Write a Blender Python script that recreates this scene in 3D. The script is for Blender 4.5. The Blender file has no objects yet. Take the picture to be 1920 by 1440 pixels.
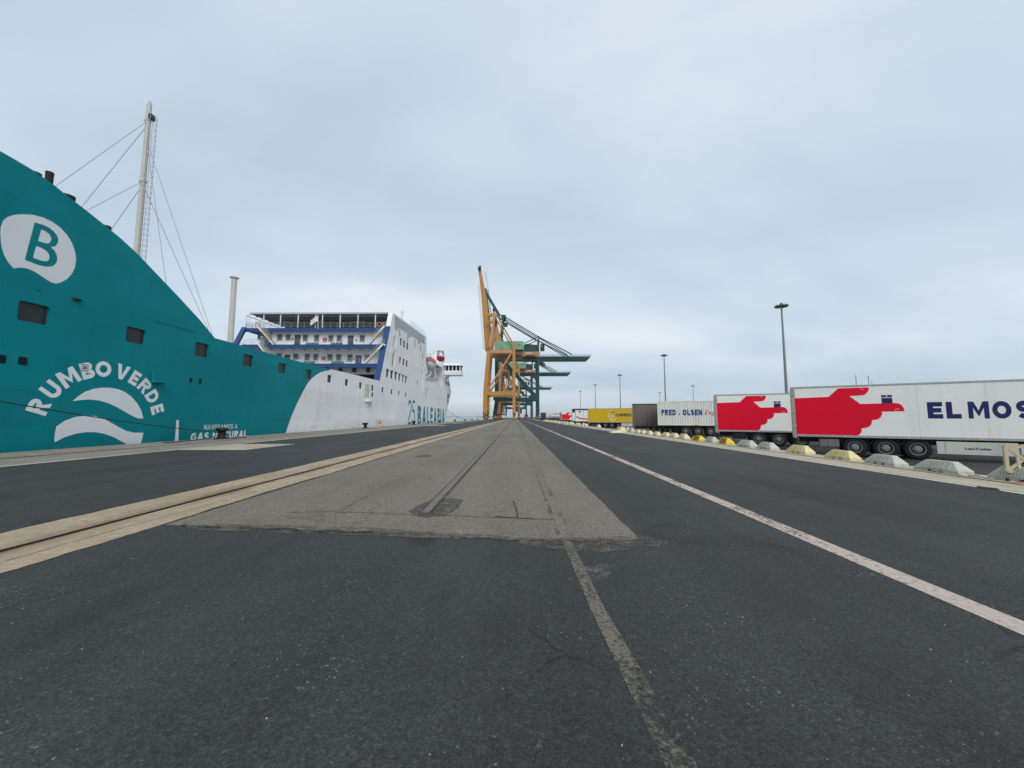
import bpy, bmesh, math, random
from mathutils import Vector, Matrix

random.seed(7)
R = math.radians
scene = bpy.context.scene
C = scene.collection

# ------------------------------------------------------------------ camera
EYE = 1.7
FPX = 721.0                      # focal length in photo pixels (1920 wide)
PITCH = math.atan(62 / FPX)
YAW = math.atan(7 / FPX * math.cos(PITCH))
cam_d = bpy.data.cameras.new('camera')
cam = bpy.data.objects.new('camera', cam_d)
C.objects.link(cam)
cam.location = (0, 0, EYE)
cam.rotation_euler = (math.pi / 2 + PITCH, 0, YAW)
cam_d.sensor_width = 36
cam_d.lens = FPX / 1920 * 36
cam_d.clip_start = 0.05
cam_d.clip_end = 30000
scene.camera = cam

# ------------------------------------------------------------------ sky, sun, exposure
SUN_EL, SUN_AZ = R(40), R(164)     # azimuth clockwise from +Y: behind the camera, to the right
world = bpy.data.worlds.new('World')
scene.world = world
world.use_nodes = True
wn, wl = world.node_tree.nodes, world.node_tree.links
wn.clear()
w_out = wn.new('ShaderNodeOutputWorld')
sky = wn.new('ShaderNodeTexSky')
sky.sky_type = 'NISHITA'
sky.sun_disc = False
sky.sun_elevation = SUN_EL
sky.sun_rotation = SUN_AZ
sky.air_density = 1.0
sky.dust_density = 2.0
bg1 = wn.new('ShaderNodeBackground')
bg1.inputs['Strength'].default_value = 0.09
wl.new(sky.outputs[0], bg1.inputs['Color'])
tc = wn.new('ShaderNodeTexCoord')
sep = wn.new('ShaderNodeSeparateXYZ')
wl.new(tc.outputs['Generated'], sep.inputs[0])


def wmath(op, a, b=None, clamp=False):
    n = wn.new('ShaderNodeMath')
    n.operation = op
    n.use_clamp = clamp
    for i, v in enumerate((a, b)):
        if v is None:
            continue
        if isinstance(v, (int, float)):
            n.inputs[i].default_value = v
        else:
            wl.new(v, n.inputs[i])
    return n.outputs[0]


zz = wmath('MAXIMUM', sep.outputs['Z'], 0.0)
den = wmath('ADD', zz, 0.3)
comb = wn.new('ShaderNodeCombineXYZ')
wl.new(wmath('DIVIDE', sep.outputs['X'], den), comb.inputs[0])
wl.new(wmath('DIVIDE', sep.outputs['Y'], den), comb.inputs[1])
comb.inputs[2].default_value = 3.7


def wnoise(scale, detail, rough, dist, off):
    mp = wn.new('ShaderNodeMapping')
    mp.inputs['Location'].default_value = off
    mp.inputs['Scale'].default_value = (0.75, 1.25, 1.0)
    mp.inputs['Rotation'].default_value = (0, 0, R(14))
    wl.new(comb.outputs[0], mp.inputs['Vector'])
    n = wn.new('ShaderNodeTexNoise')
    n.inputs['Scale'].default_value = scale
    n.inputs['Detail'].default_value = detail
    n.inputs['Roughness'].default_value = rough
    n.inputs['Distortion'].default_value = dist
    wl.new(mp.outputs[0], n.inputs['Vector'])
    return n.outputs['Fac']


n1 = wnoise(0.55, 4, 0.5, 0.3, (0.35, 1.9, 0))
n2 = wnoise(1.5, 5, 0.52, 0.5, (4.2, 0.6, 2))
cl = wmath('ADD', wmath('MULTIPLY', n1, 0.7), wmath('MULTIPLY', n2, 0.3))
ramp = wn.new('ShaderNodeValToRGB')
cr = ramp.color_ramp
cr.interpolation = 'B_SPLINE'
cr.elements[0].position, cr.elements[0].color = 0.32, (0.355, 0.468, 0.578, 1)
cr.elements[1].position, cr.elements[1].color = 0.66, (0.76, 0.798, 0.828, 1)
e = cr.elements.new(0.50)
e.color = (0.515, 0.605, 0.688, 1)
wl.new(cl, ramp.inputs[0])
bg2 = wn.new('ShaderNodeBackground')
bg2.inputs['Strength'].default_value = 1.0
wl.new(ramp.outputs[0], bg2.inputs['Color'])
wmix = wn.new('ShaderNodeMixShader')
wmix.inputs[0].default_value = 0.88
wl.new(bg1.outputs[0], wmix.inputs[1])
wl.new(bg2.outputs[0], wmix.inputs[2])
wl.new(wmix.outputs[0], w_out.inputs['Surface'])

sun_d = bpy.data.lights.new('sun', 'SUN')
sun_d.energy = 1.45
sun_d.angle = R(28)
sun_d.color = (1.0, 0.96, 0.91)
sun = bpy.data.objects.new('sun', sun_d)
C.objects.link(sun)
sd = Vector((math.sin(SUN_AZ) * math.cos(SUN_EL), math.cos(SUN_AZ) * math.cos(SUN_EL), math.sin(SUN_EL)))
sun.rotation_euler = sd.to_track_quat('Z', 'Y').to_euler()
sun.location = (30, -60, 80)

vs = scene.view_settings
vs.view_transform = 'Standard'
vs.look = 'None'
vs.exposure = 0.34
vs.gamma = 1.0
vs.use_curve_mapping = False
scene.cycles.max_bounces = 6
scene.cycles.use_denoising = True

# ------------------------------------------------------------------ survey: sight lines to real planes


def ray(px, py):
    x, y = (px - 960) / FPX, (720 - py) / FPX
    v = (x, math.cos(PITCH) - y * math.sin(PITCH), math.sin(PITCH) + y * math.cos(PITCH))
    c, s = math.cos(YAW), math.sin(YAW)
    return Vector((c * v[0] - s * v[1], s * v[0] + c * v[1], v[2]))


def on_x(px, py, X):
    r = ray(px, py)
    t = X / r.x
    return Vector((X, r.y * t, EYE + r.z * t))


def on_y(px, py, Y):
    r = ray(px, py)
    t = Y / r.y
    return Vector((r.x * t, Y, EYE + r.z * t))


def on_z(px, py, Z=0.0):
    r = ray(px, py)
    t = (Z - EYE) / r.z
    return Vector((r.x * t, r.y * t, Z))


# ------------------------------------------------------------------ helpers
class MB:
    def __init__(self):
        self.v, self.f, self.m = [], [], []

    def add(self, vs, fs, mi=0):
        o = len(self.v)
        self.v += [Vector(p) for p in vs]
        self.f += [tuple(i + o for i in f) for f in fs]
        self.m += [mi] * len(fs)
        return self

    def hexa(self, p, mi=0):        # 0-3 bottom loop, 4-7 top loop
        return self.add(p, [(3, 2, 1, 0), (4, 5, 6, 7), (0, 1, 5, 4), (1, 2, 6, 5), (2, 3, 7, 6), (3, 0, 4, 7)], mi)

    def box(self, x0, x1, y0, y1, z0, z1, mi=0):
        return self.hexa([(x0, y0, z0), (x1, y0, z0), (x1, y1, z0), (x0, y1, z0),
                          (x0, y0, z1), (x1, y0, z1), (x1, y1, z1), (x0, y1, z1)], mi)

    def beam(self, p, q, w, h, mi=0, up=(0, 0, 1), w1=None, h1=None):
        p, q = Vector(p), Vector(q)
        d = (q - p).normalized()
        u = Vector(up)
        if abs(d.dot(u)) > 0.98:
            u = Vector((0, 1, 0))
        s = d.cross(u).normalized()
        t = s.cross(d).normalized()
        w1 = w if w1 is None else w1
        h1 = h if h1 is None else h1
        a = [p + s * (i * w / 2) + t * (j * h / 2) for i, j in ((-1, -1), (1, -1), (1, 1), (-1, 1))]
        b = [q + s * (i * w1 / 2) + t * (j * h1 / 2) for i, j in ((-1, -1), (1, -1), (1, 1), (-1, 1))]
        return self.hexa(a + b, mi)

    def tube(self, p, q, r, r1=None, n=8, mi=0):
        p, q = Vector(p), Vector(q)
        r1 = r if r1 is None else r1
        d = (q - p).normalized()
        u = Vector((0, 0, 1)) if abs(d.z) < 0.95 else Vector((0, 1, 0))
        s = d.cross(u).normalized()
        t = s.cross(d)
        vs = []
        for c, rr in ((p, r), (q, r1)):
            for k in range(n):
                a = 2 * math.pi * k / n
                vs.append(c + (s * math.cos(a) + t * math.sin(a)) * rr)
        fs = [(k, (k + 1) % n, n + (k + 1) % n, n + k) for k in range(n)]
        fs += [tuple(range(n - 1, -1, -1)), tuple(range(n, 2 * n))]
        return self.add(vs, fs, mi)

    def path(self, pts, r, n=6, mi=0):
        pts = [Vector(p) for p in pts]
        vs, fs = [], []
        for i, p in enumerate(pts):
            d = (pts[min(i + 1, len(pts) - 1)] - pts[max(i - 1, 0)]).normalized()
            u = Vector((0, 0, 1)) if abs(d.z) < 0.95 else Vector((0, 1, 0))
            s = d.cross(u).normalized()
            t = s.cross(d)
            for k in range(n):
                a = 2 * math.pi * k / n
                vs.append(p + (s * math.cos(a) + t * math.sin(a)) * r)
        for i in range(len(pts) - 1):
            for k in range(n):
                fs.append((i * n + k, i * n + (k + 1) % n, (i + 1) * n + (k + 1) % n, (i + 1) * n + k))
        fs += [tuple(range(n - 1, -1, -1)), tuple(range((len(pts) - 1) * n, len(pts) * n))]
        return self.add(vs, fs, mi)

    def prism(self, poly, vec, mi=0, mside=None):
        poly = [Vector(p) for p in poly]
        vec = Vector(vec)
        n = len(poly)
        self.add(poly + [p + vec for p in poly], [], mi)
        o = len(self.v) - 2 * n
        self.f += [tuple(o + i for i in range(n - 1, -1, -1)), tuple(o + n + i for i in range(n))]
        self.m += [mi, mi]
        ms = mi if mside is None else mside
        for i in range(n):
            j = (i + 1) % n
            self.f.append((o + i, o + j, o + n + j, o + n + i))
            self.m.append(ms)
        return self

    def lathe(self, prof, c=(0, 0, 0), n=16, mi=0, axis='Z', caps=False):
        c = Vector(c)
        vs, fs = [], []
        for r, z in prof:
            for k in range(n):
                a = 2 * math.pi * k / n
                x, y = r * math.cos(a), r * math.sin(a)
                vs.append(c + (Vector((x, y, z)) if axis == 'Z' else Vector((x, z, y))))
        for i in range(len(prof) - 1):
            for k in range(n):
                fs.append((i * n + k, i * n + (k + 1) % n, (i + 1) * n + (k + 1) % n, (i + 1) * n + k))
        return self.add(vs, fs, mi)

    def sheet(self, pts, mi=0):
        return self.add(pts, [tuple(range(len(pts)))], mi)

    def mesh(self, name, mats, off=Vector((0, 0, 0)), smooth=False):
        me = bpy.data.meshes.new(name)
        bm = bmesh.new()
        vv = [bm.verts.new(p - off) for p in self.v]
        for f, mi in zip(self.f, self.m):
            try:
                fc = bm.faces.new([vv[i] for i in f])
                fc.material_index = mi
                fc.smooth = smooth
            except ValueError:
                pass
        if not getattr(self, 'flat', False):
            bmesh.ops.recalc_face_normals(bm, faces=bm.faces)
        else:
            for fc in bm.faces:
                fc.normal_update()
                if fc.normal.z < 0:
                    fc.normal_flip()
        bm.to_mesh(me)
        bm.free()
        for m in (mats if isinstance(mats, (list, tuple)) else [mats]):
            me.materials.append(m)
        return me

    def obj(self, name, mats, parent=None, loc=None, smooth=False, bevel=0):
        off = base(parent) if parent else Vector((0, 0, 0))
        if loc is not None:
            off = off + (Vector(loc) - off)
        me = self.mesh(name, mats, off, smooth)
        o = bpy.data.objects.new(name, me)
        C.objects.link(o)
        if parent:
            o.parent = parent
            if loc is not None:
                o.location = Vector(loc) - base(parent)
        elif loc is not None:
            o.location = loc
        if smooth:
            try:
                me.set_sharp_from_angle(angle=R(40))
            except Exception:
                pass
        if bevel:
            md = o.modifiers.new('bevel', 'BEVEL')
            md.width = bevel
            md.segments = 2
            md.limit_method = 'ANGLE'
            md.angle_limit = R(40)
        return o


def base(o):
    v = Vector((0, 0, 0))
    while o:
        v = v + o.location
        o = o.parent
    return v


def link(name, me, parent=None, loc=(0, 0, 0), scale=(1, 1, 1), rot=(0, 0, 0)):
    o = bpy.data.objects.new(name, me)
    C.objects.link(o)
    o.parent = parent
    o.location = Vector(loc) - (base(parent) if parent else Vector((0, 0, 0)))
    o.scale = scale
    o.rotation_euler = rot
    return o


def tag(o, label=None, cat=None, group=None, kind=None):
    for k, v in (('label', label), ('category', cat), ('group', group), ('kind', kind)):
        if v:
            o[k] = v
    return o


def thing(name, label, cat, loc=(0, 0, 0), group=None):
    o = bpy.data.objects.new(name, None)
    C.objects.link(o)
    o.location = loc
    o.empty_display_size = 0.3
    return tag(o, label, cat, group)


def copy_tree(o, parent=None):
    c = o.copy()
    C.objects.link(c)
    c.parent = parent
    for ch in o.children:
        copy_tree(ch, c)
    return c


def letters(body, bold=0.0, shear=0.0, extrude=0.0, space=1.0):
    cu = bpy.data.curves.new('t', 'FONT')
    cu.body = body
    cu.offset = bold
    cu.shear = shear
    cu.extrude = 0.5
    cu.space_character = space
    cu.resolution_u = 4
    ob = bpy.data.objects.new('t', cu)
    C.objects.link(ob)
    dg = bpy.context.evaluated_depsgraph_get()
    ev = ob.evaluated_get(dg)
    me = ev.to_mesh()
    vs = [v.co.copy() for v in me.vertices]
    fs = [tuple(p.vertices) for p in me.polygons]
    ev.to_mesh_clear()
    bpy.data.objects.remove(ob)
    bpy.data.curves.remove(cu)
    x0, x1 = min(v.x for v in vs), max(v.x for v in vs)
    y0, y1 = min(v.y for v in vs), max(v.y for v in vs)
    vs = [Vector(((v.x - x0) / (x1 - x0), (v.y - y0) / (y1 - y0), v.z + 0.5)) for v in vs]
    return vs, fs, (x1 - x0) / (y1 - y0)


def write(mb, body, O, U, V, N, bold=0.03, shear=0.0, t=0.012, mi=0, space=1.0):
    vs, fs, asp = letters(body, bold, shear, space=space)
    O, U, V, N = Vector(O), Vector(U), Vector(V), Vector(N)
    mb.add([O + U * v.x + V * v.y + N * (v.z * t) for v in vs], fs, mi)
    return mb


# ------------------------------------------------------------------ bold block capitals drawn as outlines
def earc(cx, cy, rx, ry, a0, a1, n=10):
    return [(cx + rx * math.cos(R(a0 + (a1 - a0) * i / n)), cy + ry * math.sin(R(a0 + (a1 - a0) * i / n))) for i in range(n + 1)]


GW = {'I': 0.3, 'L': 0.66, 'E': 0.7, 'F': 0.68, 'M': 1.12, 'O': 0.98, 'A': 0.98, 'V': 0.96, 'N': 0.9, 'T': 0.8, 'U': 0.86, 'D': 0.88, 'B': 0.8, 'R': 0.84,
      'S': 0.78, 'C': 0.86, 'G': 0.92, '2': 0.72, '5': 0.72, '.': 0.22, ' ': 0.34}


def glyph(c, x, y):
    """loops (outline, holes...) in the unit square; x, y are stroke widths as fractions"""
    if c == 'I':
        return [[[(0, 0), (0, 1), (1, 1), (1, 0)]]]
    if c == '.':
        return [[[(0, 0), (0, y * 1.15), (1, y * 1.15), (1, 0)]]]
    if c == 'L':
        return [[[(0, 0), (0, 1), (x, 1), (x, y), (1, y), (1, 0)]]]
    if c == 'E':
        return [[[(0, 0), (0, 1), (1, 1), (1, 1 - y), (x, 1 - y), (x, .5 + y * .5), (.92, .5 + y * .5), (.92, .5 - y * .5), (x, .5 - y * .5), (x, y), (1, y), (1, 0)]]]
    if c == 'F':
        return [[[(0, 0), (0, 1), (1, 1), (1, 1 - y), (x, 1 - y), (x, .55 + y * .5), (.92, .55 + y * .5), (.92, .55 - y * .5), (x, .55 - y * .5), (x, 0)]]]
    if c == 'T':
        return [[[(0, 1), (1, 1), (1, 1 - y), (.5 + x / 2, 1 - y), (.5 + x / 2, 0), (.5 - x / 2, 0), (.5 - x / 2, 1 - y), (0, 1 - y)]]]
    if c == 'M':
        return [[[(0, 0), (0, 1), (x * 1.15, 1), (.5, .46), (1 - x * 1.15, 1), (1, 1), (1, 0), (1 - x, 0), (1 - x, .64), (.5, .12), (x, .64), (x, 0)]]]
    if c == 'N':
        return [[[(0, 0), (0, 1), (x * 1.05, 1), (1 - x, .36), (1 - x, 1), (1, 1), (1, 0), (1 - x * 1.05, 0), (x, .64), (x, 0)]]]
    if c == 'V':
        return [[[(0, 1), (x * 1.12, 1), (.5, .3), (1 - x * 1.12, 1), (1, 1), (.5 + x * .55, 0), (.5 - x * .55, 0)]]]
    if c == 'A':
        k = .5 - x * .55
        c0, c1 = .2, .2 + y * .85
        f = lambda h: x * 1.1 + k * h
        return [[[(0, 0), (.5 - x * .55, 1), (.5 + x * .55, 1), (1, 0), (1 - x * 1.1, 0), (1 - f(c0), c0), (f(c0), c0), (x * 1.1, 0)],
                 [(f(c1), c1), (1 - f(c1), c1), (.5, (.5 - x * 1.1) / k)]]]
    if c == 'U':
        return [[[(0, 1)] + earc(.5, .38, .5, .38, 180, 360) + [(1, 1), (1 - x, 1)] + earc(.5, .38, .5 - x, .38 - y, 360, 180) + [(x, 1)]]]
    if c == 'O':
        return [[earc(.5, .5, .5, .5, 0, 345, 23), earc(.5, .5, .5 - x, .5 - y, 0, 345, 23)]]
    if c == 'D':
        return [[[(0, 0), (0, 1)] + earc(.45, .5, .55, .5, 90, -90, 14), [(x, y), (x, 1 - y)] + earc(.45, .5, .55 - x, .5 - y, 90, -90, 14)]]
    if c == 'B':
        return [[[(0, 0), (0, 1)] + earc(.6, .755, .35, .245, 90, -80, 8) + earc(.6, .275, .4, .275, 72, -90, 8),
                 [(x, .5 + y * .42), (x, 1 - y)] + earc(.6, .755, .35 - x, .245 - y, 90, -90, 7), [(x, y), (x, .5 - y * .42)] + earc(.6, .275, .4 - x, .275 - y, 90, -90, 7)]]
    if c == 'R':
        return [[[(0, 0), (0, 1)] + earc(.56, .7, .44, .3, 90, -75, 10) + [(1, 0), (1 - x * 1.2, 0), (.46, .4), (x, .4), (x, 0)],
                 [(x, .4 + y * .85), (x, 1 - y)] + earc(.56, .7, .44 - x, .3 - y, 90, -90, 9)]]
    if c in 'SCG25':
        ry = (.5 - y / 2) / 2
        if c == 'S':
            cl_ = earc(.5, 1 - y / 2 - ry, .5 - x / 2, ry, 28, 270, 16) + earc(.5, y / 2 + ry, .5 - x / 2, ry, 90, -152, 16)[1:]
        elif c == 'C':
            cl_ = earc(.55, .5, .55 - x / 2, .5 - y / 2, 48, 312, 20)
        elif c == 'G':
            cl_ = earc(.52, .5, .52 - x / 2, .5 - y / 2, 46, 350, 22) + [(1 - x / 2, .46), (.6, .46)]
        elif c == '2':
            cl_ = earc(.5, .7, .5 - x / 2, .3 - y / 2, 165, -30, 12) + [(.3, .22), (x * .6, y / 2), (1, y / 2)]
        else:
            cl_ = [(.95, 1 - y / 2), (.25, 1 - y / 2), (.2, .62)] + earc(.45, .32, .55 - x / 2, .32 - y / 2, 110, -150, 16)
        L_, R_ = [], []
        for i, p in enumerate(cl_):
            a, b = cl_[max(0, i - 1)], cl_[min(len(cl_) - 1, i + 1)]
            dx, dy = (b[0] - a[0]) / x, (b[1] - a[1]) / y
            ln = math.hypot(dx, dy) or 1
            L_.append((p[0] - dy / ln * x / 2, p[1] + dx / ln * y / 2))
            R_.append((p[0] + dy / ln * x / 2, p[1] - dx / ln * y / 2))
        return ['strip', L_, R_]
    return []


def bold(mb, text, O, U, V, N, t=0.22, gap=0.16, off=0.008, mi=0, slant=0.0):
    O, U, V, N = Vector(O), Vector(U), Vector(V), Vector(N)
    tot = sum(GW[c] for c in text) + gap * (len(text) - 1)
    cur = 0.0
    for c in text:
        w_ = GW[c]
        gl = glyph(c, t / w_, t)

        def P(p):
            return O + U * ((cur + p[0] * w_ + slant * p[1]) / tot) + V * p[1] + N * off
        if gl and gl[0] == 'strip':
            L_, R_ = gl[1], gl[2]
            n_ = len(L_)
            mb.add([P(p) for p in L_] + [P(p) for p in R_], [(i, i + 1, n_ + i + 1, n_ + i) for i in range(n_ - 1)], mi)
        else:
            for loops in gl:
                b_ = bmesh.new()
                ed = []
                for lp_ in loops:
                    vv = [b_.verts.new((p[0], p[1], 0)) for p in lp_]
                    ed += [b_.edges.new((vv[i], vv[(i + 1) % len(vv)])) for i in range(len(vv))]
                bmesh.ops.triangle_fill(b_, use_beauty=True, use_dissolve=False, edges=ed)
                b_.verts.index_update()
                mb.add([P((v.co.x, v.co.y)) for v in b_.verts], [tuple(v.index for v in f.verts) for f in b_.faces], mi)
                b_.free()
        cur += w_ + gap
    return mb


# ------------------------------------------------------------------ materials
MATS = {}


class NT:
    def __init__(self, name):
        self.m = bpy.data.materials.new(name)
        self.m.use_nodes = True
        self.t = self.m.node_tree
        self.bsdf = self.t.nodes['Principled BSDF']

    def n(self, typ, **kw):
        nd = self.t.nodes.new(typ)
        for k, v in kw.items():
            if k.startswith('i_'):
                nd.inputs[k[2:].replace('_', ' ')].default_value = v
            else:
                setattr(nd, k, v)
        return nd

    def l(self, a, b):
        self.t.links.new(a, b)

    def coords(self, scale=(1, 1, 1)):
        tcn = self.n('ShaderNodeTexCoord')
        mp = self.n('ShaderNodeMapping')
        mp.inputs['Scale'].default_value = scale
        self.l(tcn.outputs['Object'], mp.inputs['Vector'])
        return mp.outputs[0]

    def noise(self, vec, scale, detail=4, rough=0.6, dist=0.0):
        nd = self.n('ShaderNodeTexNoise')
        nd.inputs['Scale'].default_value = scale
        nd.inputs['Detail'].default_value = detail
        nd.inputs['Roughness'].default_value = rough
        nd.inputs['Distortion'].default_value = dist
        self.l(vec, nd.inputs['Vector'])
        return nd.outputs['Fac']

    def math(self, op, a, b=0.0, clamp=False):
        nd = self.n('ShaderNodeMath', operation=op, use_clamp=clamp)
        for i, v in enumerate((a, b)):
            if isinstance(v, (int, float)):
                nd.inputs[i].default_value = v
            else:
                self.l(v, nd.inputs[i])
        return nd.outputs[0]

    def ramp(self, fac, stops, interp='LINEAR'):
        nd = self.n('ShaderNodeValToRGB')
        c = nd.color_ramp
        c.interpolation = interp
        for i, (p, col) in enumerate(stops):
            el = c.elements[i] if i < 2 else c.elements.new(p)
            el.position = p
            el.color = (*col, 1) if len(col) == 3 else col
        self.l(fac, nd.inputs[0])
        return nd.outputs[0]

    def mix(self, fac, a, b, mode='MIX'):
        nd = self.n('ShaderNodeMix', data_type='RGBA', blend_type=mode)
        for s, v in ((nd.inputs[0], fac), (nd.inputs[6], a), (nd.inputs[7], b)):
            if isinstance(v, (int, float)):
                s.default_value = v
            elif isinstance(v, tuple):
                s.default_value = (*v, 1)
            else:
                self.l(v, s)
        return nd.outputs[2]

    def bump(self, h, strength=0.3, dist=0.01, prev=None):
        nd = self.n('ShaderNodeBump')
        nd.inputs['Strength'].default_value = strength
        nd.inputs['Distance'].default_value = dist
        self.l(h, nd.inputs['Height'])
        if prev:
            self.l(prev, nd.inputs['Normal'])
        return nd.outputs[0]

    def done(self, col, rough=0.6, metal=0.0, normal=None, spec=None):
        b = self.bsdf
        for key, v in (('Base Color', col), ('Roughness', rough)):
            if isinstance(v, tuple):
                b.inputs[key].default_value = (*v, 1)
            elif isinstance(v, (int, float)):
                b.inputs[key].default_value = v
            else:
                self.l(v, b.inputs[key])
        b.inputs['Metallic'].default_value = metal
        if spec is not None:
            b.inputs['Specular IOR Level'].default_value = spec
        if normal:
            self.l(normal, b.inputs['Normal'])
        return self.m


def paint(name, col, rough=0.5, var=0.12, scale=0.6, dirt=0.0, dirtcol=(0.12, 0.09, 0.06), metal=0.0, bump=0.0, streak=True, spec=0.3):
    """painted surface with slow tone drift, fine grain and dirt streaks"""
    if name in MATS:
        return MATS[name]
    t = NT(name)
    v = t.coords()
    a = t.noise(v, scale, 5, 0.6)
    b = t.noise(v, scale * 14, 3, 0.6)
    f = t.math('ADD', t.math('MULTIPLY', a, 0.7), t.math('MULTIPLY', b, 0.3))
    lo = tuple(c * (1 - var) for c in col)
    hi = tuple(min(1, c * (1 + var * 0.6)) for c in col)
    c = t.ramp(f, [(0.3, lo), (0.7, hi)])
    if dirt:
        v2 = t.coords((1, 1, 0.12) if streak else (1, 1, 1))
        d = t.noise(v2, scale * 3.5, 6, 0.65)
        fac = t.ramp(d, [(0.5, (0, 0, 0)), (0.75, (dirt, dirt, dirt))])
        c = t.mix(fac, c, dirtcol)
    rr = t.ramp(b, [(0.3, (rough * 0.85,) * 3), (0.7, (min(1, rough * 1.15),) * 3)])
    nrm = t.bump(a, bump, 0.02) if bump else None
    MATS[name] = t.done(c, rr, metal, nrm, spec)
    return MATS[name]


def flat(name, col, rough=0.5, metal=0.0):
    return paint(name, col, rough, 0.08, 2.0, metal=metal)


def asphalt(name, lo, hi, speck, tint=None, grain=70, stain=0.5):
    t = NT(name)
    v = t.coords()
    big = t.noise(v, 0.16, 5, 0.62, 0.4)
    lane = t.noise(t.coords((1.3, 0.09, 1)), 0.7, 4, 0.6, 0.2)
    mid = t.noise(v, 1.7, 8, 0.72)
    f = t.math('ADD', t.math('ADD', t.math('MULTIPLY', big, 0.4), t.math('MULTIPLY', lane, 0.34)), t.math('MULTIPLY', mid, 0.28))
    c = t.ramp(f, [(0.36, lo), (0.64, hi)])
    # oil and tyre stains
    st = t.noise(v, 0.55, 3, 0.5, 1.0)
    c = t.mix(t.ramp(st, [(0.62, (0, 0, 0)), (0.72, (stain,) * 3)]), c, tuple(x * 0.55 for x in lo))
    # stone chips at two sizes
    def chips(sc, amt):
        vo = t.n('ShaderNodeTexVoronoi', feature='F1')
        vo.inputs['Scale'].default_value = sc
        t.l(v, vo.inputs['Vector'])
        sepc = t.n('ShaderNodeSeparateColor')
        t.l(vo.outputs['Color'], sepc.inputs[0])
        chip = t.ramp(sepc.outputs[0], [(0.0, (0.45, 0.45, 0.45)), (0.55, (0.95, 0.95, 0.95)), (0.86, (1.25, 1.24, 1.22)), (1.0, (1.9, 1.85, 1.8))])
        return vo, sepc, chip
    vo, sepc, chip = chips(grain, 1)
    vo2, sepc2, chip2 = chips(grain * 0.42, 1)
    c = t.mix(0.7, c, chip, 'MULTIPLY')
    c = t.mix(0.28, c, chip2, 'MULTIPLY')
    # worn clusters where pale stone shows
    clus = t.ramp(t.noise(v, 0.9, 4, 0.6), [(0.45, (0, 0, 0)), (0.65, (1, 1, 1))])
    wsp = t.math('MULTIPLY', t.math('GREATER_THAN', sepc.outputs[1], 1 - speck), clus)
    c = t.mix(t.math('MULTIPLY', wsp, 0.6), c, (0.40, 0.39, 0.36))
    # fine surface cracks
    vc = t.n('ShaderNodeTexVoronoi', feature='DISTANCE_TO_EDGE')
    vc.inputs['Scale'].default_value = 0.33
    wob = t.n('ShaderNodeTexNoise')
    wob.inputs['Scale'].default_value = 2.2
    wob.inputs['Detail'].default_value = 6
    t.l(v, wob.inputs['Vector'])
    mixv = t.n('ShaderNodeMix', data_type='VECTOR')
    mixv.inputs[0].default_value = 0.28
    t.l(v, mixv.inputs[4])
    t.l(wob.outputs['Color'], mixv.inputs[5])
    t.l(mixv.outputs[1], vc.inputs['Vector'])
    ck = t.math('MULTIPLY', t.ramp(vc.outputs['Distance'], [(0.0, (1, 1, 1)), (0.004, (0, 0, 0))]), t.ramp(t.noise(v, 0.5, 3, 0.5), [(0.5, (0, 0, 0)), (0.62, (0.75,) * 3)]))
    c = t.mix(ck, c, tuple(x * 0.3 for x in lo))
    fine = t.noise(v, grain * 2.2, 2, 0.6)
    h = t.math('ADD', t.math('MULTIPLY', vo.outputs['Distance'], -1.0), t.math('MULTIPLY', fine, 0.4))
    nrm = t.bump(h, 0.55, 0.006)
    nrm = t.bump(mid, 0.15, 0.03, nrm)
    rg = t.ramp(mid, [(0.35, (0.74,) * 3), (0.65, (0.92,) * 3)])
    return t.done(c, rg, 0, nrm, 0.3)


M_ASPH = asphalt('new_asphalt', (0.0235, 0.0256, 0.0250), (0.062, 0.066, 0.0648), 0.008, grain=92)
M_OLD = asphalt('old_asphalt', (0.130, 0.115, 0.088), (0.228, 0.202, 0.156), 0.06, stain=0.25)


def concrete(name, lo, hi, rust=None, rustx=0, rustw=0.2):
    t = NT(name)
    v = t.coords()
    a = t.noise(v, 0.5, 6, 0.65)
    b = t.noise(v, 9, 5, 0.7)
    f = t.math('ADD', t.math('MULTIPLY', a, 0.5), t.math('MULTIPLY', b, 0.5))
    c = t.ramp(f, [(0.38, tuple(x * 0.88 for x in lo)), (0.62, tuple(x * 1.05 for x in hi))])
    st = t.noise(t.coords((1, 0.25, 1)), 1.6, 6, 0.7)
    c = t.mix(t.ramp(st, [(0.55, (0, 0, 0)), (0.75, (0.55,) * 3)]), c, tuple(x * 0.5 for x in lo))
    if rust:
        s = t.n('ShaderNodeSeparateXYZ')
        tcn = t.n('ShaderNodeTexCoord')
        t.l(tcn.outputs['Object'], s.inputs[0])
        d = t.math('ABSOLUTE', t.math('SUBTRACT', s.outputs[0], rustx))
        g = t.math('SUBTRACT', 1.0, t.math('DIVIDE', d, rustw), True)
        g = t.math('MULTIPLY', g, t.ramp(t.noise(t.coords((1, 0.15, 1)), 2.5, 5, 0.6), [(0.36, (0.0,) * 3), (0.66, (1.2,) * 3)]), True)
        c = t.mix(g, c, rust)
    nrm = t.bump(b, 0.4, 0.008)
    return t.done(c, 0.88, 0, nrm, 0.3)


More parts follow.
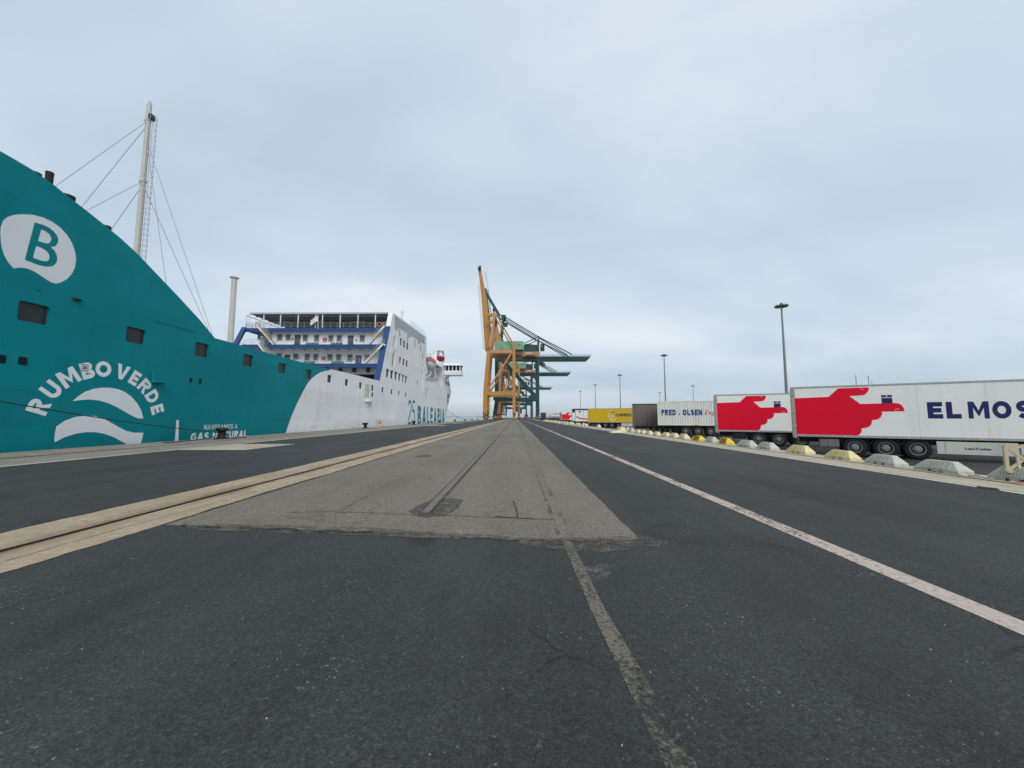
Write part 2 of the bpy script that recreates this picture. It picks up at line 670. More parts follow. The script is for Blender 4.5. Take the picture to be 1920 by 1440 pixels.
M_CONC_BEIGE = concrete('beige_concrete', (0.33, 0.252, 0.165), (0.46, 0.362, 0.25), (0.15, 0.08, 0.042), -6.53, 0.36)
M_CONC_GREY = concrete('quay_concrete', (0.20, 0.178, 0.145), (0.32, 0.29, 0.24))
M_CONC_PALE = concrete('pale_concrete', (0.36, 0.315, 0.235), (0.50, 0.445, 0.34))
M_BARRIER_GREY = concrete('barrier_grey', (0.40, 0.395, 0.34), (0.56, 0.55, 0.475))
M_BARRIER_YELLOW = concrete('barrier_faded_yellow', (0.60, 0.49, 0.24), (0.76, 0.65, 0.37))
M_BARRIER_CREAM = concrete('barrier_cream', (0.60, 0.51, 0.32), (0.76, 0.67, 0.47))
M_BARRIER_BRIGHT = concrete('barrier_bright_yellow', (0.62, 0.42, 0.03), (0.78, 0.55, 0.06))
M_BLACKPAINT = flat('black_paint', (0.015, 0.015, 0.017), 0.5)
M_DARK = flat('dark_rubber', (0.012, 0.012, 0.013), 0.8)
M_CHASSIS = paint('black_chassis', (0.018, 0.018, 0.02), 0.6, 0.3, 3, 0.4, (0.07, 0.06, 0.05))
M_RUST = paint('rusty_steel', (0.075, 0.05, 0.036), 0.75, 0.4, 4, 0.3, (0.16, 0.07, 0.03))
M_RAIL = paint('worn_rail_steel', (0.17, 0.145, 0.125), 0.5, 0.35, 5, 0.4, (0.10, 0.06, 0.04), metal=0.2)
M_GALV = flat('galvanised_steel', (0.38, 0.39, 0.40), 0.5, 0.3)
M_WHITE = paint('white_ship_paint', (0.78, 0.79, 0.80), 0.45, 0.06, 0.3, 0.22, (0.38, 0.33, 0.26))
M_TEAL = paint('teal_ship_paint', (0.001, 0.21, 0.242), 0.5, 0.1, 0.3, spec=0.1)
M_LIVERY = paint('white_livery_paint', (0.74, 0.76, 0.78), 0.5, 0.05, 0.4)
M_BLUE = paint('blue_ship_paint', (0.018, 0.060, 0.185), 0.5, 0.12, 0.5, 0.15)
M_DECK = paint('deck_steel', (0.30, 0.31, 0.31), 0.7, 0.15, 0.6)
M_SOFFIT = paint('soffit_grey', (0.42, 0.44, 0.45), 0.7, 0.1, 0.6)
M_MASTP = paint('mast_cream_paint', (0.52, 0.51, 0.46), 0.5, 0.1, 0.6, 0.2)
M_FUNNEL = paint('sooty_funnel', (0.022, 0.016, 0.015), 0.7, 0.3, 2)
M_YELLOWS = flat('stair_yellow', (0.70, 0.52, 0.06), 0.5)
M_REDBOX = flat('red_enamel', (0.42, 0.03, 0.035), 0.45)
M_ORANGE = flat('lifeboat_orange', (0.62, 0.10, 0.035), 0.45)
M_SEAT = flat('green_seat', (0.02, 0.17, 0.14), 0.5)
M_BROWN = flat('brown_door', (0.055, 0.045, 0.045), 0.5)
M_CRANE_Y = paint('crane_ochre_paint', (0.46, 0.225, 0.055), 0.6, 0.16, 0.25, 0.3, (0.25, 0.10, 0.035))
M_CRANE_P = paint('crane_pinkish_ochre', (0.52, 0.26, 0.13), 0.6, 0.14, 0.25, 0.2, (0.26, 0.12, 0.05))  # paler, pinker ochre; on the mast legs it paints their lit tone
M_CRANE_G = paint('crane_green_paint', (0.008, 0.066, 0.060), 0.55, 0.25, 0.25, 0.2, (0.03, 0.045, 0.04))
M_HOUSE_G = paint('pale_green_cladding', (0.20, 0.36, 0.24), 0.6, 0.12, 0.3, 0.3, (0.15, 0.22, 0.14))
M_BOGIE = paint('greasy_bogie_steel', (0.11, 0.085, 0.05), 0.6, 0.5, 0.9, 0.6, (0.30, 0.14, 0.04), streak=False)
M_LAMP = flat('lamp_post_grey', (0.25, 0.25, 0.26), 0.5, 0.2)
M_LAMPHEAD = flat('lamp_head_dark', (0.10, 0.10, 0.105), 0.5, 0.2)
M_TRWHITE = paint('trailer_white_panel', (0.83, 0.83, 0.80), 0.42, 0.05, 0.5, 0.18, (0.42, 0.40, 0.34))
M_TRSKIRT = paint('trailer_skirt_panel', (0.56, 0.58, 0.52), 0.45, 0.1, 0.7, 0.4, (0.30, 0.29, 0.22))
M_ALU = paint('aluminium_rail', (0.42, 0.42, 0.41), 0.45, 0.12, 2, 0.3, metal=0.4)
M_HANDRED = paint('crimson_print', (0.76, 0.004, 0.032), 0.5, 0.07, 0.8, 0.12, (0.45, 0.02, 0.04), spec=0.15)
M_NAVY = flat('navy_print', (0.012, 0.02, 0.11), 0.45)
M_PRINTBLUE = flat('blue_print', (0.02, 0.055, 0.20), 0.45)
M_REDPRINT = flat('red_script_print', (0.45, 0.03, 0.03), 0.45)
M_POST = paint('postal_yellow_panel', (0.66, 0.43, 0.012), 0.45, 0.07, 0.5, 0.15, (0.4, 0.27, 0.05))
M_PALEYEL = flat('pale_yellow_print', (0.80, 0.66, 0.32), 0.5)
M_TARP = paint('dirty_tarpaulin', (0.155, 0.135, 0.118), 0.7, 0.3, 0.8, 0.5, (0.07, 0.058, 0.05))
M_CONTW = paint('container_white_paint', (0.70, 0.70, 0.655), 0.5, 0.07, 0.6, 0.35, (0.40, 0.33, 0.22))
M_RIM = paint('steel_wheel_rim', (0.27, 0.26, 0.245), 0.55, 0.3, 5, 0.5, (0.05, 0.045, 0.04), metal=0.2)
M_TANK = paint('stainless_tank', (0.55, 0.55, 0.53), 0.35, 0.12, 0.8, 0.3, metal=0.5)
M_NAVYCAB = flat('navy_truck_paint', (0.02, 0.03, 0.09), 0.4)
M_BEIGE_PL = paint('beige_plastic', (0.54, 0.46, 0.31), 0.6, 0.12, 3, 0.3, (0.3, 0.25, 0.17))
M_ROPE = flat('dark_rope', (0.022, 0.028, 0.03), 0.9)
M_MOSS = flat('moss', (0.045, 0.06, 0.014), 0.95)
M_CRACK = flat('crack_dark', (0.022, 0.021, 0.018), 0.95)


def glass(name, col, rough=0.12):
    t = NT(name)
    v = t.coords()
    a = t.noise(v, 1.5, 3)
    c = t.ramp(a, [(0.3, tuple(x * 0.8 for x in col)), (0.7, tuple(x * 1.2 for x in col))])
    return t.done(c, rough, 0, None, 0.25)


M_GLASS = glass('window_glass', (0.022, 0.028, 0.030), 0.3)
M_GLASS_L = glass('upper_deck_glass', (0.23, 0.27, 0.29), 0.2)
M_GLASS_SHADE = glass('dark_glass_and_shade', (0.012, 0.014, 0.016), 0.15)  # dark glass; in open holes its near-black paints the shade inside


def worn(name, col, keep, scale=5.0, stretch=(1, 0.5, 1), edge=None):
    """thin worn paint: chips away by noise"""
    t = NT(name)
    v = t.coords(stretch)
    a = t.noise(v, scale, 6, 0.7)
    b = t.noise(t.coords(), scale * 9, 3, 0.7)
    drift = t.noise(t.coords((1, 0.2, 1)), 0.8, 3, 0.6)
    f = t.math('ADD', t.math('ADD', t.math('MULTIPLY', a, 0.45), t.math('MULTIPLY', b, 0.3)), t.math('MULTIPLY', drift, 0.25))
    al = t.ramp(f, [(keep - 0.05, (0, 0, 0)), (keep + 0.05, (1, 1, 1))])
    c = t.ramp(b, [(0.3, tuple(x * 0.8 for x in col)), (0.7, tuple(min(1, x * 1.1) for x in col))])
    t.done(c, 0.8, 0, None, 0.3)
    t.l(al, t.bsdf.inputs['Alpha'])
    return t.m


M_LINE = worn('worn_pinkish_line', (0.52, 0.42, 0.355), 0.462, 2.0)
M_LINE2 = worn('faded_yellow_line', (0.158, 0.144, 0.11), 0.465, 3)
M_LINE3 = worn('dark_worn_band', (0.105, 0.097, 0.08), 0.54, 2)
M_PATCHD = worn('dark_patch', (0.085, 0.079, 0.068), 0.48, 6, (1, 1, 1))
M_PATCHL = worn('pale_scuff', (0.115, 0.117, 0.117), 0.5, 5, (1, 1, 1))


def water_mat():
    t = NT('harbour_water')
    v = t.coords((1, 0.6, 1))
    a = t.noise(v, 0.35, 5, 0.6)
    b = t.noise(v, 1.6, 4, 0.6)
    h = t.math('ADD', a, t.math('MULTIPLY', b, 0.4))
    return t.done((0.03, 0.065, 0.07), 0.18, 0, t.bump(h, 0.6, 0.5), 0.5)


# ================================================================== THE SETTING
XE = -23.6           # quay edge
DROP = -0.42         # lorry yard lies a little lower


def yard_z(x):
    return 0.0 if x <= 13.9 else (DROP if x >= 17.3 else DROP * (x - 13.9) / 3.4)


prof = [(XE, -5), (XE, 0), (-21.1, 0), (-21.1, -0.08), (-20.85, -0.08), (-20.85, 0),
        (-6.59, 0), (-6.59, -0.055), (-6.46, -0.055), (-6.46, 0), (12.62, 0), (12.62, -0.06), (12.78, -0.06), (12.78, 0),
        (13.9, 0), (14.6, yard_z(14.6)), (17.3, DROP), (60, DROP), (4000, DROP)]
ys = [-40, 0, 10, 30, 80, 200, 500, 1500, 9000]
g = MB()
nx = len(prof)
g.add([(x, y, z) for y in ys for x, z in prof],
      [(j * nx + i, j * nx + i + 1, (j + 1) * nx + i + 1, (j + 1) * nx + i) for j in range(len(ys) - 1) for i in range(nx - 1)])
tag(g.obj('quay_ground', M_ASPH), kind='structure')

w = MB()
w.flat = True
w.sheet([(-12000, -400, -2.6), (XE + 0.5, -400, -2.6), (XE + 0.5, 9000, -2.6), (4000, 9001, -2.6), (4000, 14000, -2.6), (-12000, 14000, -2.6)])
tag(w.obj('sea_water', water_mat()), kind='structure')

fs_ = MB()
pts = []
for i in range(60):
    x = -5200 + i * 82
    pts.append((x, 7000, 14 + 22 * abs(math.sin(i * 0.37)) * abs(math.sin(i * 0.11 + 0.5)) + random.random() * 4))
for i in range(59):
    a, b = pts[i], pts[i + 1]
    fs_.hexa([(a[0], 7000, -3), (b[0], 7000, -3), (b[0], 7400, -3), (a[0], 7400, -3),
              (a[0], 7150, a[2]), (b[0], 7150, b[2]), (b[0], 7300, b[2]), (a[0], 7300, a[2])])
tag(fs_.obj('far_shore_hills', paint('hazy_shore', (0.20, 0.25, 0.29), 0.9, 0.2, 0.002)), kind='structure')


def ragged_strip(name, mat, x0, x1, y0, y1, z, jit0, jit1, parent=None):
    """long sheet whose long edges wander by jit"""
    m = MB()
    m.flat = True
    yy, y = [], y0
    while y < y1:
        yy.append(y)
        y += max(0.05, 0.02 * abs(y)) if y < 120 else 400
    yy.append(y1)
    a = b = 0.0
    L, Rr = [], []
    for y in yy:
        a = a * 0.8 + random.uniform(-1, 1) * 0.5
        b = b * 0.8 + random.uniform(-1, 1) * 0.5
        L.append((x0 + a * jit0, y, z))
        Rr.append((x1 + b * jit1, y, z))
    n = len(yy)
    m.add(L + Rr, [(i, n + i, n + i + 1, i + 1) for i in range(n - 1)])
    o = m.obj(name, mat, parent)
    if parent is None:
        tag(o, kind='structure')
    return o


# quay coping along the water with its crane rail
ragged_strip('quay_coping_concrete', M_CONC_GREY, XE + 0.002, -21.1, -30, 2500, 0.006, 0, 0)
ragged_strip('quay_coping_concrete', M_CONC_GREY, -20.85, -17.9, -30, 2500, 0.006, 0, 0.0)
ragged_strip('quay_joint_strip', M_CONC_PALE, -17.9, -17.5, -30, 2500, 0.007, 0, 0.03)
cop = MB()
for i in range(30):
    y = -8 + i * 9.4
    cop.box(XE - 0.12, XE + 0.28, y, y + 9.37, -0.5, 0.05)
tag(cop.obj('quay_edge_kerb', M_CONC_GREY, bevel=0.02), kind='structure')
# beige crane rail beam in two halves
ragged_strip('rail_beam_concrete', M_CONC_BEIGE, -7.52, -6.59, -30, 2500, 0.008, 0.035, 0)
ragged_strip('rail_beam_concrete', M_CONC_BEIGE, -6.46, -5.62, -30, 2500, 0.008, 0, 0.045)
# hairline cracks and a soiled edge along the beige beam
BEAM_CRACKS = [(-5.98, 2.5, 9.0), (-6.9, 6.0, 14.0), (-6.05, 12.0, 20.0)]
# right hand crane rail beam
ragged_strip('rail_beam_pale', M_CONC_PALE, 11.42, 12.62, -30, 2500, 0.006, 0.02, 0)
ragged_strip('rail_beam_pale', M_CONC_PALE, 12.78, 13.75, -30, 2500, 0.006, 0, 0.04)
ragged_strip('rail_beam_edge_line', flat('edge_line_white', (0.62, 0.58, 0.49), 0.8), 11.2, 11.36, -30, 2500, 0.007, 0.02, 0.02)
ragged_strip('rail_beam_groove', M_CRACK, 11.36, 11.42, -30, 2500, 0.005, 0.01, 0.01)
# old asphalt bay
edge_px = [(330, 984), (352, 989), (380, 986), (420, 988), (455, 987), (500, 991), (540, 990), (585, 995), (620, 994), (665, 997),
           (700, 996), (742, 999), (770, 998), (800, 1002), (835, 1003), (860, 1007), (905, 1008), (940, 1011), (985, 1011), (1020, 1013),
           (1062, 1012), (1090, 1014), (1130, 1012), (1165, 1013), (1200, 1011), (1190, 1002)]
front = []
for i in range(len(edge_px) - 1):
    for k in range(4):
        t = k / 4
        px = edge_px[i][0] * (1 - t) + edge_px[i + 1][0] * t
        py = edge_px[i][1] * (1 - t) + edge_px[i + 1][1] * t + random.uniform(-1.4, 1.4)
        p = on_z(px, py)
        front.append((max(p.x, -5.55), p.y, 0.004))
front[0] = (-5.55, front[0][1], 0.004)
right = []
y, a = front[-1][1] + 0.1, 0
while y < 120:
    a = a * 0.8 + random.uniform(-1, 1) * 0.02
    right.append((1.74 + a, y, 0.004))
    y += max(0.1, y * 0.03)
o_ = MB()
o_.flat = True
o_.sheet(front + right + [(1.74, 2500, 0.004), (-5.55, 2500, 0.004)])
old = tag(o_.obj('old_asphalt_bay', M_OLD), kind='structure')


def crack(pxs, wid, mat, parent, z=0.0065, jit=0.02, name='crack'):
    P = [on_z(*p) for p in pxs]
    pts = []
    for i in range(len(P) - 1):
        n = max(2, int((P[i + 1] - P[i]).length / 0.05))
        for k in range(n):
            q = P[i].lerp(P[i + 1], k / n)
            pts.append(q + Vector((random.uniform(-jit, jit), random.uniform(-jit, jit), 0)))
    pts.append(P[-1])
    m = MB()
    m.flat = True
    L, Rr = [], []
    for i, p in enumerate(pts):
        d = pts[min(i + 1, len(pts) - 1)] - pts[max(0, i - 1)]
        s = Vector((-d.y, d.x, 0)).normalized() * wid * random.uniform(0.25, 0.75)
        L.append((p.x + s.x, p.y + s.y, z))
        Rr.append((p.x - s.x, p.y - s.y, z))
    n = len(pts)
    m.add(L + Rr, [(i, i + 1, n + i + 1, n + i) for i in range(n - 1)])
    return m.obj(name, mat, parent)


for bx_, y0_, y1_ in BEAM_CRACKS:
    m = MB()
    m.flat = True
    L_, R_ = [], []
    y_, x_ = y0_, bx_
    while y_ < y1_:
        x_ += random.uniform(-0.012, 0.012)
        w_ = random.uniform(0.002, 0.008)
        L_.append((x_ - w_, y_, 0.0105))
        R_.append((x_ + w_, y_, 0.0105))
        y_ += 0.09
    n_ = len(L_)
    m.add(L_ + R_, [(i, n_ + i, n_ + i + 1, i + 1) for i in range(n_ - 1)])
    tag(m.obj('beam_crack', M_RUST), kind='structure')
crack([(545, 961), (620, 960), (700, 962), (790, 967)], 0.018, M_CRACK, old)
crack([(815, 967), (870, 968), (925, 971), (985, 973), (1040, 975)], 0.02, M_CRACK, old)
crack([(962, 940), (968, 952), (970, 970)], 0.022, M_CRACK, old)
crack([(640, 958), (668, 940), (690, 930)], 0.012, M_CRACK, old)
crack([(335, 986), (420, 990), (520, 993), (600, 997), (700, 998), (790, 1003)], 0.05, M_CRACK, old, 0.0055, 0.025)
crack([(790, 1003), (850, 1008), (960, 1013), (1075, 1014)], 0.03, M_CRACK, old, 0.0055, 0.02)
crack([(930, 969), (960, 971), (1000, 973)], 0.05, M_MOSS, old, 0.007, 0.02, 'moss')


def blob(name, pxs, mat, parent, z):
    m = MB()
    m.flat = True
    P = [on_z(*p) for p in pxs]
    pts = []
    for i in range(len(P)):
        for k in range(5):
            q = P[i].lerp(P[(i + 1) % len(P)], k / 5)
            pts.append((q.x + random.uniform(-.03, .03), q.y + random.uniform(-.03, .03), z))
    m.sheet(pts)
    return m.obj(name, mat, parent)


blob('dark_repair', [(768, 958), (785, 947), (815, 936), (845, 934), (868, 938), (862, 953), (835, 967), (800, 972), (775, 968)], M_PATCHD, old, 0.006)
blob('dark_repair', [(775, 856), (800, 853), (812, 856), (790, 858)], M_PATCHD, old, 0.006)
M_FRINGE = worn('worn_tan_fringe', (0.125, 0.112, 0.088), 0.515, 4, (1, 1, 1))
blob('worn_fringe', [(960, 1008), (1040, 1010), (1120, 1009), (1195, 1006), (1228, 1014), (1240, 1022), (1190, 1032), (1120, 1036), (1040, 1030), (980, 1024)], M_FRINGE, old, 0.0058)
blob('worn_fringe', [(1195, 1003), (1225, 1010), (1262, 1022), (1235, 1026), (1205, 1016)], M_FRINGE, old, 0.0062)
blob('worn_fringe', [(340, 982), (520, 985), (700, 990), (860, 1000), (960, 1006), (960, 1016), (820, 1010), (640, 1003), (480, 998), (360, 994)], M_FRINGE, old, 0.0062)
scuff = blob('pale_scuff', [(1088, 1062), (1130, 1058), (1165, 1066), (1150, 1074), (1138, 1086), (1112, 1092), (1098, 1082)], M_PATCHL, None, 0.004)
tag(scuff, kind='structure')


def line_strip(name, mat, pts, z):
    m = MB()
    m.flat = True
    n = len(pts)
    m.add([(x0, y, z) for x0, x1, y in pts] + [(x1, y, z) for x0, x1, y in pts], [(i, i + 1, n + i + 1, n + i) for i in range(n - 1)])
    return m.obj(name, mat)


tag(line_strip('painted_lane_line', M_LINE, [(3.94, 4.21, -2), (3.96, 4.23, 3.2), (4.05, 4.32, 20), (4.2, 4.48, 100), (4.3, 4.6, 400)], 0.005), kind='structure')
tag(line_strip('faded_centre_line', M_LINE2, [(0.78, 0.94, -1), (0.73, 0.89, 2.0), (0.66, 0.79, 3.6), (0.635, 0.76, 5.6)], 0.005), kind='structure')
tag(line_strip('worn_wheel_band', M_LINE3, [(0.58, 0.66, 5.7), (0.57, 0.65, 30), (0.6, 0.7, 120)], 0.008), kind='structure')
tag(line_strip('worn_wheel_band', M_LINE3, [(0.73, 0.82, 5.7), (0.72, 0.81, 30), (0.7, 0.82, 120)], 0.008), kind='structure')

# pads of pale concrete beside the bollards
for i, (y0, y1) in enumerate(((19.9, 24.4), (75, 79.5), (103, 108), (131, 136))):
    m = MB()
    m.flat = True
    m.sheet([(-17.45, y0, 0.006), (-14.0, y0 + 0.05, 0.006), (-13.9, y1, 0.006), (-17.45, y1, 0.006)])
    tag(m.obj('concrete_pad', M_CONC_PALE), kind='structure')

# loose stone chips on the asphalt
ch = MB()
for i in range(230):
    y = 1.4 + random.random() ** 1.6 * 16
    x = random.uniform(-1.35, 1.35) * y
    if x < -5.3 or x > 11:
        continue
    s = random.uniform(0.003, 0.008)
    a = random.random() * 6.28
    z = 0.0
    c_, s_ = math.cos(a) * s, math.sin(a) * s
    k = random.uniform(0.4, 0.9)
    ch.hexa([(x - c_, y - s_, z), (x + s_ * k, y - c_ * k, z), (x + c_, y + s_, z), (x - s_ * k, y + c_ * k, z),
             (x - c_ * .6, y - s_ * .6, z + s * .7), (x + s_ * k * .6, y - c_ * k * .6, z + s * .7), (x + c_ * .6, y + s_ * .6, z + s * .7), (x - s_ * k * .6, y + c_ * k * .6, z + s * .7)])
tag(ch.obj('stone_chips', flat('pale_stone', (0.42, 0.41, 0.38), 0.8)), 'scattered small pale stone chips on the dark asphalt', 'gravel', kind='stuff')

# rails (things)


def rail(name, label, x, y0, z0, z1, w, mat):
    m = MB()
    m.box(x - w / 2, x + w / 2, y0, 900, z0, z1)
    o = m.obj(name, mat, loc=(x, y0, 0), bevel=0.008)
    return tag(o, label, 'rail', 'crane rails sunk in the quay')


r_ = MB()
p0 = on_z(805, 964)
r_.box(-1.66, -1.52, p0.y, 900, 0.0, 0.045)
ro = r_.obj('crane_rail', M_RAIL, loc=(-1.59, p0.y, 0), bevel=0.012)
tag(ro, 'raised steel rail ending in the middle of the old grey asphalt', 'rail', 'crane rails sunk in the quay')
side = MB()
side.flat = True
side.sheet([(-1.73, p0.y - .05, 0.0068), (-1.46, p0.y - .05, 0.0068), (-1.49, 300, 0.0068), (-1.69, 300, 0.0068)])
side.obj('rail_bed', M_PATCHD, old)
rail('crane_rail', 'rusty rail sunk in the groove of the beige concrete beam', -6.525, -30, -0.05, -0.012, 0.06, M_RUST)
rail('crane_rail', 'dark rail in the quay coping nearest the ferry', -20.975, -30, -0.08, -0.03, 0.07, M_RUST)
rail('crane_rail', 'dark rail in the pale concrete strip before the barriers', 12.7, -30, -0.055, 0.0, 0.07, M_RUST)

# ================================================================== THE FERRY
XS = -24.5                       # plane of the hull side that faces the quay
BEAM = 28.5
XC = XS - BEAM / 2
ferry = thing('ferry', 'large teal and white ferry moored along the quay, funnel casing nearest', 'ferry', (XC, 60, -2.6))


def S(px, py):
    return on_x(px, py, XS)


def hull_mat():
    """teal aft, white forward: the painted edge is a curve in Y as a function of Z"""
    t = NT('hull_livery_paint')
    tcn = t.n('ShaderNodeTexCoord')
    s = t.n('ShaderNodeSeparateXYZ')
    t.l(tcn.outputs['Object'], s.inputs[0])
    bx, by, bz = base(ferry)
    curve = [(619, 694.2), (609, 695.6), (600, 698.5), (588, 706.5), (578, 716.5), (567.5, 735.5), (556.7, 757), (546, 781.7), (535, 814)]
    P = sorted([(S(*c).z - bz, S(*c).y - by) for c in curve])
    z0, z1 = -2.0, 12.0
    y0, y1 = -60.0, 20.0
    f = t.math('DIVIDE', t.math('SUBTRACT', s.outputs[2], z0), z1 - z0)
    st = [((z - z0) / (z1 - z0), ((y - y0) / (y1 - y0),) * 3) for z, y in P]
    st = [(0.0, ((P[0][1] - 1.5 - y0) / (y1 - y0),) * 3)] + st
    lim = t.ramp(f, st)
    yv = t.math('DIVIDE', t.math('SUBTRACT', s.outputs[1], y0), y1 - y0)
    white = t.math('GREATER_THAN', yv, lim)
    v = t.coords()
    a = t.noise(v, 0.22, 4, 0.6)
    streak = t.noise(t.coords((1, 1, 0.1)), 1.3, 6, 0.65)
    teal = t.ramp(a, [(0.3, (0.001, 0.185, 0.215)), (0.7, (0.0015, 0.235, 0.268))])
    wht = t.ramp(a, [(0.3, (0.79, 0.795, 0.80)), (0.7, (0.85, 0.855, 0.86))])
    wht = t.mix(t.ramp(streak, [(0.56, (0, 0, 0)), (0.80, (0.5,) * 3)]), wht, (0.42, 0.36, 0.28))
    wht = t.mix(t.ramp(t.noise(t.coords((1, 1, 0.05)), 2.6, 3, 0.5), [(0.66, (0, 0, 0)), (0.74, (0.28,) * 3)]), wht, (0.30, 0.16, 0.08))
    teal = t.mix(t.ramp(streak, [(0.55, (0, 0, 0)), (0.80, (0.35,) * 3)]), teal, (0.003, 0.125, 0.145))
    c = t.mix(white, teal, wht)
    # plate seams and slight dishing between the frames
    br = t.n('ShaderNodeTexBrick')
    br.offset = 0.5
    br.inputs['Scale'].default_value = 1.0
    br.inputs['Mortar Size'].default_value = 0.012
    br.inputs['Mortar Smooth'].default_value = 0.6
    br.inputs['Brick Width'].default_value = 8.0
    br.inputs['Row Height'].default_value = 1.9
    cb = t.n('ShaderNodeCombineXYZ')
    t.l(s.outputs[1], cb.inputs[0])
    t.l(s.outputs[2], cb.inputs[1])
    t.l(cb.outputs[0], br.inputs['Vector'])
    br.inputs['Color1'].default_value = (0.93, 0.93, 0.93, 1)
    br.inputs['Color2'].default_value = (1.05, 1.05, 1.05, 1)
    br.inputs['Mortar'].default_value = (1.18, 1.18, 1.18, 1)
    c = t.mix(0.8, c, br.outputs['Color'], 'MULTIPLY')
    scf = t.noise(t.coords((1, 0.25, 2.2)), 1.4, 7, 0.7)
    low = t.ramp(t.math('DIVIDE', s.outputs[2], 6.5), [(0.35, (1, 1, 1)), (1.0, (0, 0, 0))])
    sm = t.math('MULTIPLY', t.ramp(scf, [(0.56, (0, 0, 0)), (0.7, (0.4,) * 3)]), low)
    c = t.mix(sm, c, (0.10, 0.13, 0.13))
    n1 = t.bump(br.outputs['Fac'], 0.35, 0.03)
    dish = t.noise(t.coords((1, 1.3, 0.8)), 0.9, 2, 0.5)
    n2 = t.bump(dish, 0.45, 0.08, n1)
    return t.done(c, 0.5, 0, n2, 0.08)


M_HULL = hull_mat()
# ---- outline of the side plating (Y, Z on the hull plane)
fin_px = [(0, 283), (30, 300), (60, 318), (100, 346), (130, 370), (165, 397), (200, 425), (230, 450), (260, 478), (300, 520), (340, 562), (375, 600), (403, 634)]
fin = [S(*p) for p in fin_px]
dz = (fin[0].z - fin[2].z) / (fin[0].y - fin[2].y)
side_poly = [Vector((XS, -30, -4)), Vector((XS, -30, 21)), Vector((XS, fin[0].y - 8, fin[0].z - 8 * dz * 0.72)), Vector((XS, fin[0].y - 4, fin[0].z - 4 * dz * 0.86))] + fin
deck_z = fin[-1].z
sl0, sl1 = S(711, 714), S(737, 586)
rf = S(800, 632)
rc0, rc1 = S(799, 713), S(829, 724)
side_poly += [S(440, 644), S(500, 661), S(560, 677.5), S(600, 688), S(650, 699), sl0, sl1, rf, Vector((XS, rf.y, rc0.z)), rc1, Vector((XS, rc1.y, -4))]
hm = MB()
hm.prism(side_poly, (-0.9, 0, 0))
hull = hm.obj('hull_side', M_HULL, ferry)

# ---- openings through the plating
cut = MB()
PANES = []


def opening(x0, x1, yt, yb, depth=0.16, pane_kind='w', slant=0.0):
    a, b = S(x0, (yt + yb) / 2), S(x1, (yt + yb) / 2)
    xc = (x0 + x1) / 2
    z1, z0 = S(xc, yt).z, S(xc, yb).z
    y0, y1 = a.y, b.y
    r = min(0.14, (y1 - y0) * 0.2, (z1 - z0) * 0.2)
    poly = []
    for cy, cz, a0 in ((y1 - r, z1 - r, 0), (y0 + r, z1 - r, 90), (y0 + r, z0 + r, 180), (y1 - r, z0 + r, 270)):
        for k in range(4):
            an = R(a0 + 30 * k)
            poly.append((XS + 0.2, cy + r * math.cos(an), cz + r * math.sin(an)))
    cut.prism(poly, (-0.2 - depth, 0, 0))
    PANES.append((y0, y1, z0, z1, depth, pane_kind))


W = [(33, 93, 568.5, 605.5), (236, 273, 615, 644), (366, 391.5, 643.5, 669), (456, 474.6, 665, 687.5), (522, 536, 681, 700), (573.5, 584, 693.5, 709.6)]
for q in W:
    opening(*q, 0.2)
for q in [(614, 621.7, 703, 717.5), (647, 653, 711, 723.5), (673.5, 678.6, 717, 729), (696.7, 700.8, 722, 733), (696.7, 700.6, 736, 744.6), (715.7, 719.5, 726, 736),
          (732.7, 736, 729.7, 739.4), (746.8, 749.5, 733, 741.6), (759.8, 762.5, 736, 743.8),
          (750, 753.7, 634, 648), (756, 759.7, 638.7, 652), (762, 765.8, 643, 656), (748.7, 752, 669.5, 682), (755, 758.7, 673, 685), (761, 764.7, 676, 688)]:
    opening(*q, 0.2)
for q in [(724, 730.3, 691.7, 708), (732, 738, 694.5, 710.5), (740, 745.4, 697, 713), (747, 752, 700, 715), (754, 758.3, 702.5, 717), (759.5, 764, 705, 719)]:
    opening(*q, 0.34, 'd')  # open holes: a dark pane puts their inner shade into colour
for q in [(792, 794, 664, 674), (791.7, 793.5, 692.5, 701.5), (782, 784, 713, 723), (797.8, 799.6, 728, 743.5), (800.4, 802, 728, 743.5), (765.8, 767, 700, 704.6)]:
    opening(*q, 0.2, 'd')
for q in [(-9, 12, 665, 681), (34, 52, 669, 684.5), (151, 166, 680.5, 696)]:
    opening(*q, 0.12, 'v')
for q in [(355, 361.7, 708.5, 718.5), (372.5, 379, 710.5, 720)]:
    opening(*q, 0.15, 'd')
for q in [(572.5, 574, 737, 743), (602, 603.4, 741, 746), (664, 665.4, 748, 753), (709, 710, 753, 757), (714, 715, 753, 757), (721, 722, 754, 758), (727, 728, 754.5, 758.5)]:
    opening(*q, 0.12, 'n')
# two tall openings beside the blue stern frame
STAIR_HOLES = []
for pl in ([(742.6, 627), (742, 651), (736.8, 650), (738.5, 633)], [(741.5, 655), (741, 687), (734.3, 686), (736, 664)]):
    cut.prism([S(*p) + Vector((0.2, 0, 0)) for p in pl], (-0.75, 0, 0))
    STAIR_HOLES.append(pl)
co = cut.obj('cutter', [M_WHITE])
md = hull.modifiers.new('cut', 'BOOLEAN')
md.object = co
md.operation = 'DIFFERENCE'
md.solver = 'EXACT'
dg = bpy.context.evaluated_depsgraph_get()
me_new = bpy.data.meshes.new_from_object(hull.evaluated_get(dg))
hull.modifiers.clear()
old_me = hull.data
hull.data = me_new
bpy.data.objects.remove(co)
me_new.name = 'hull_side'

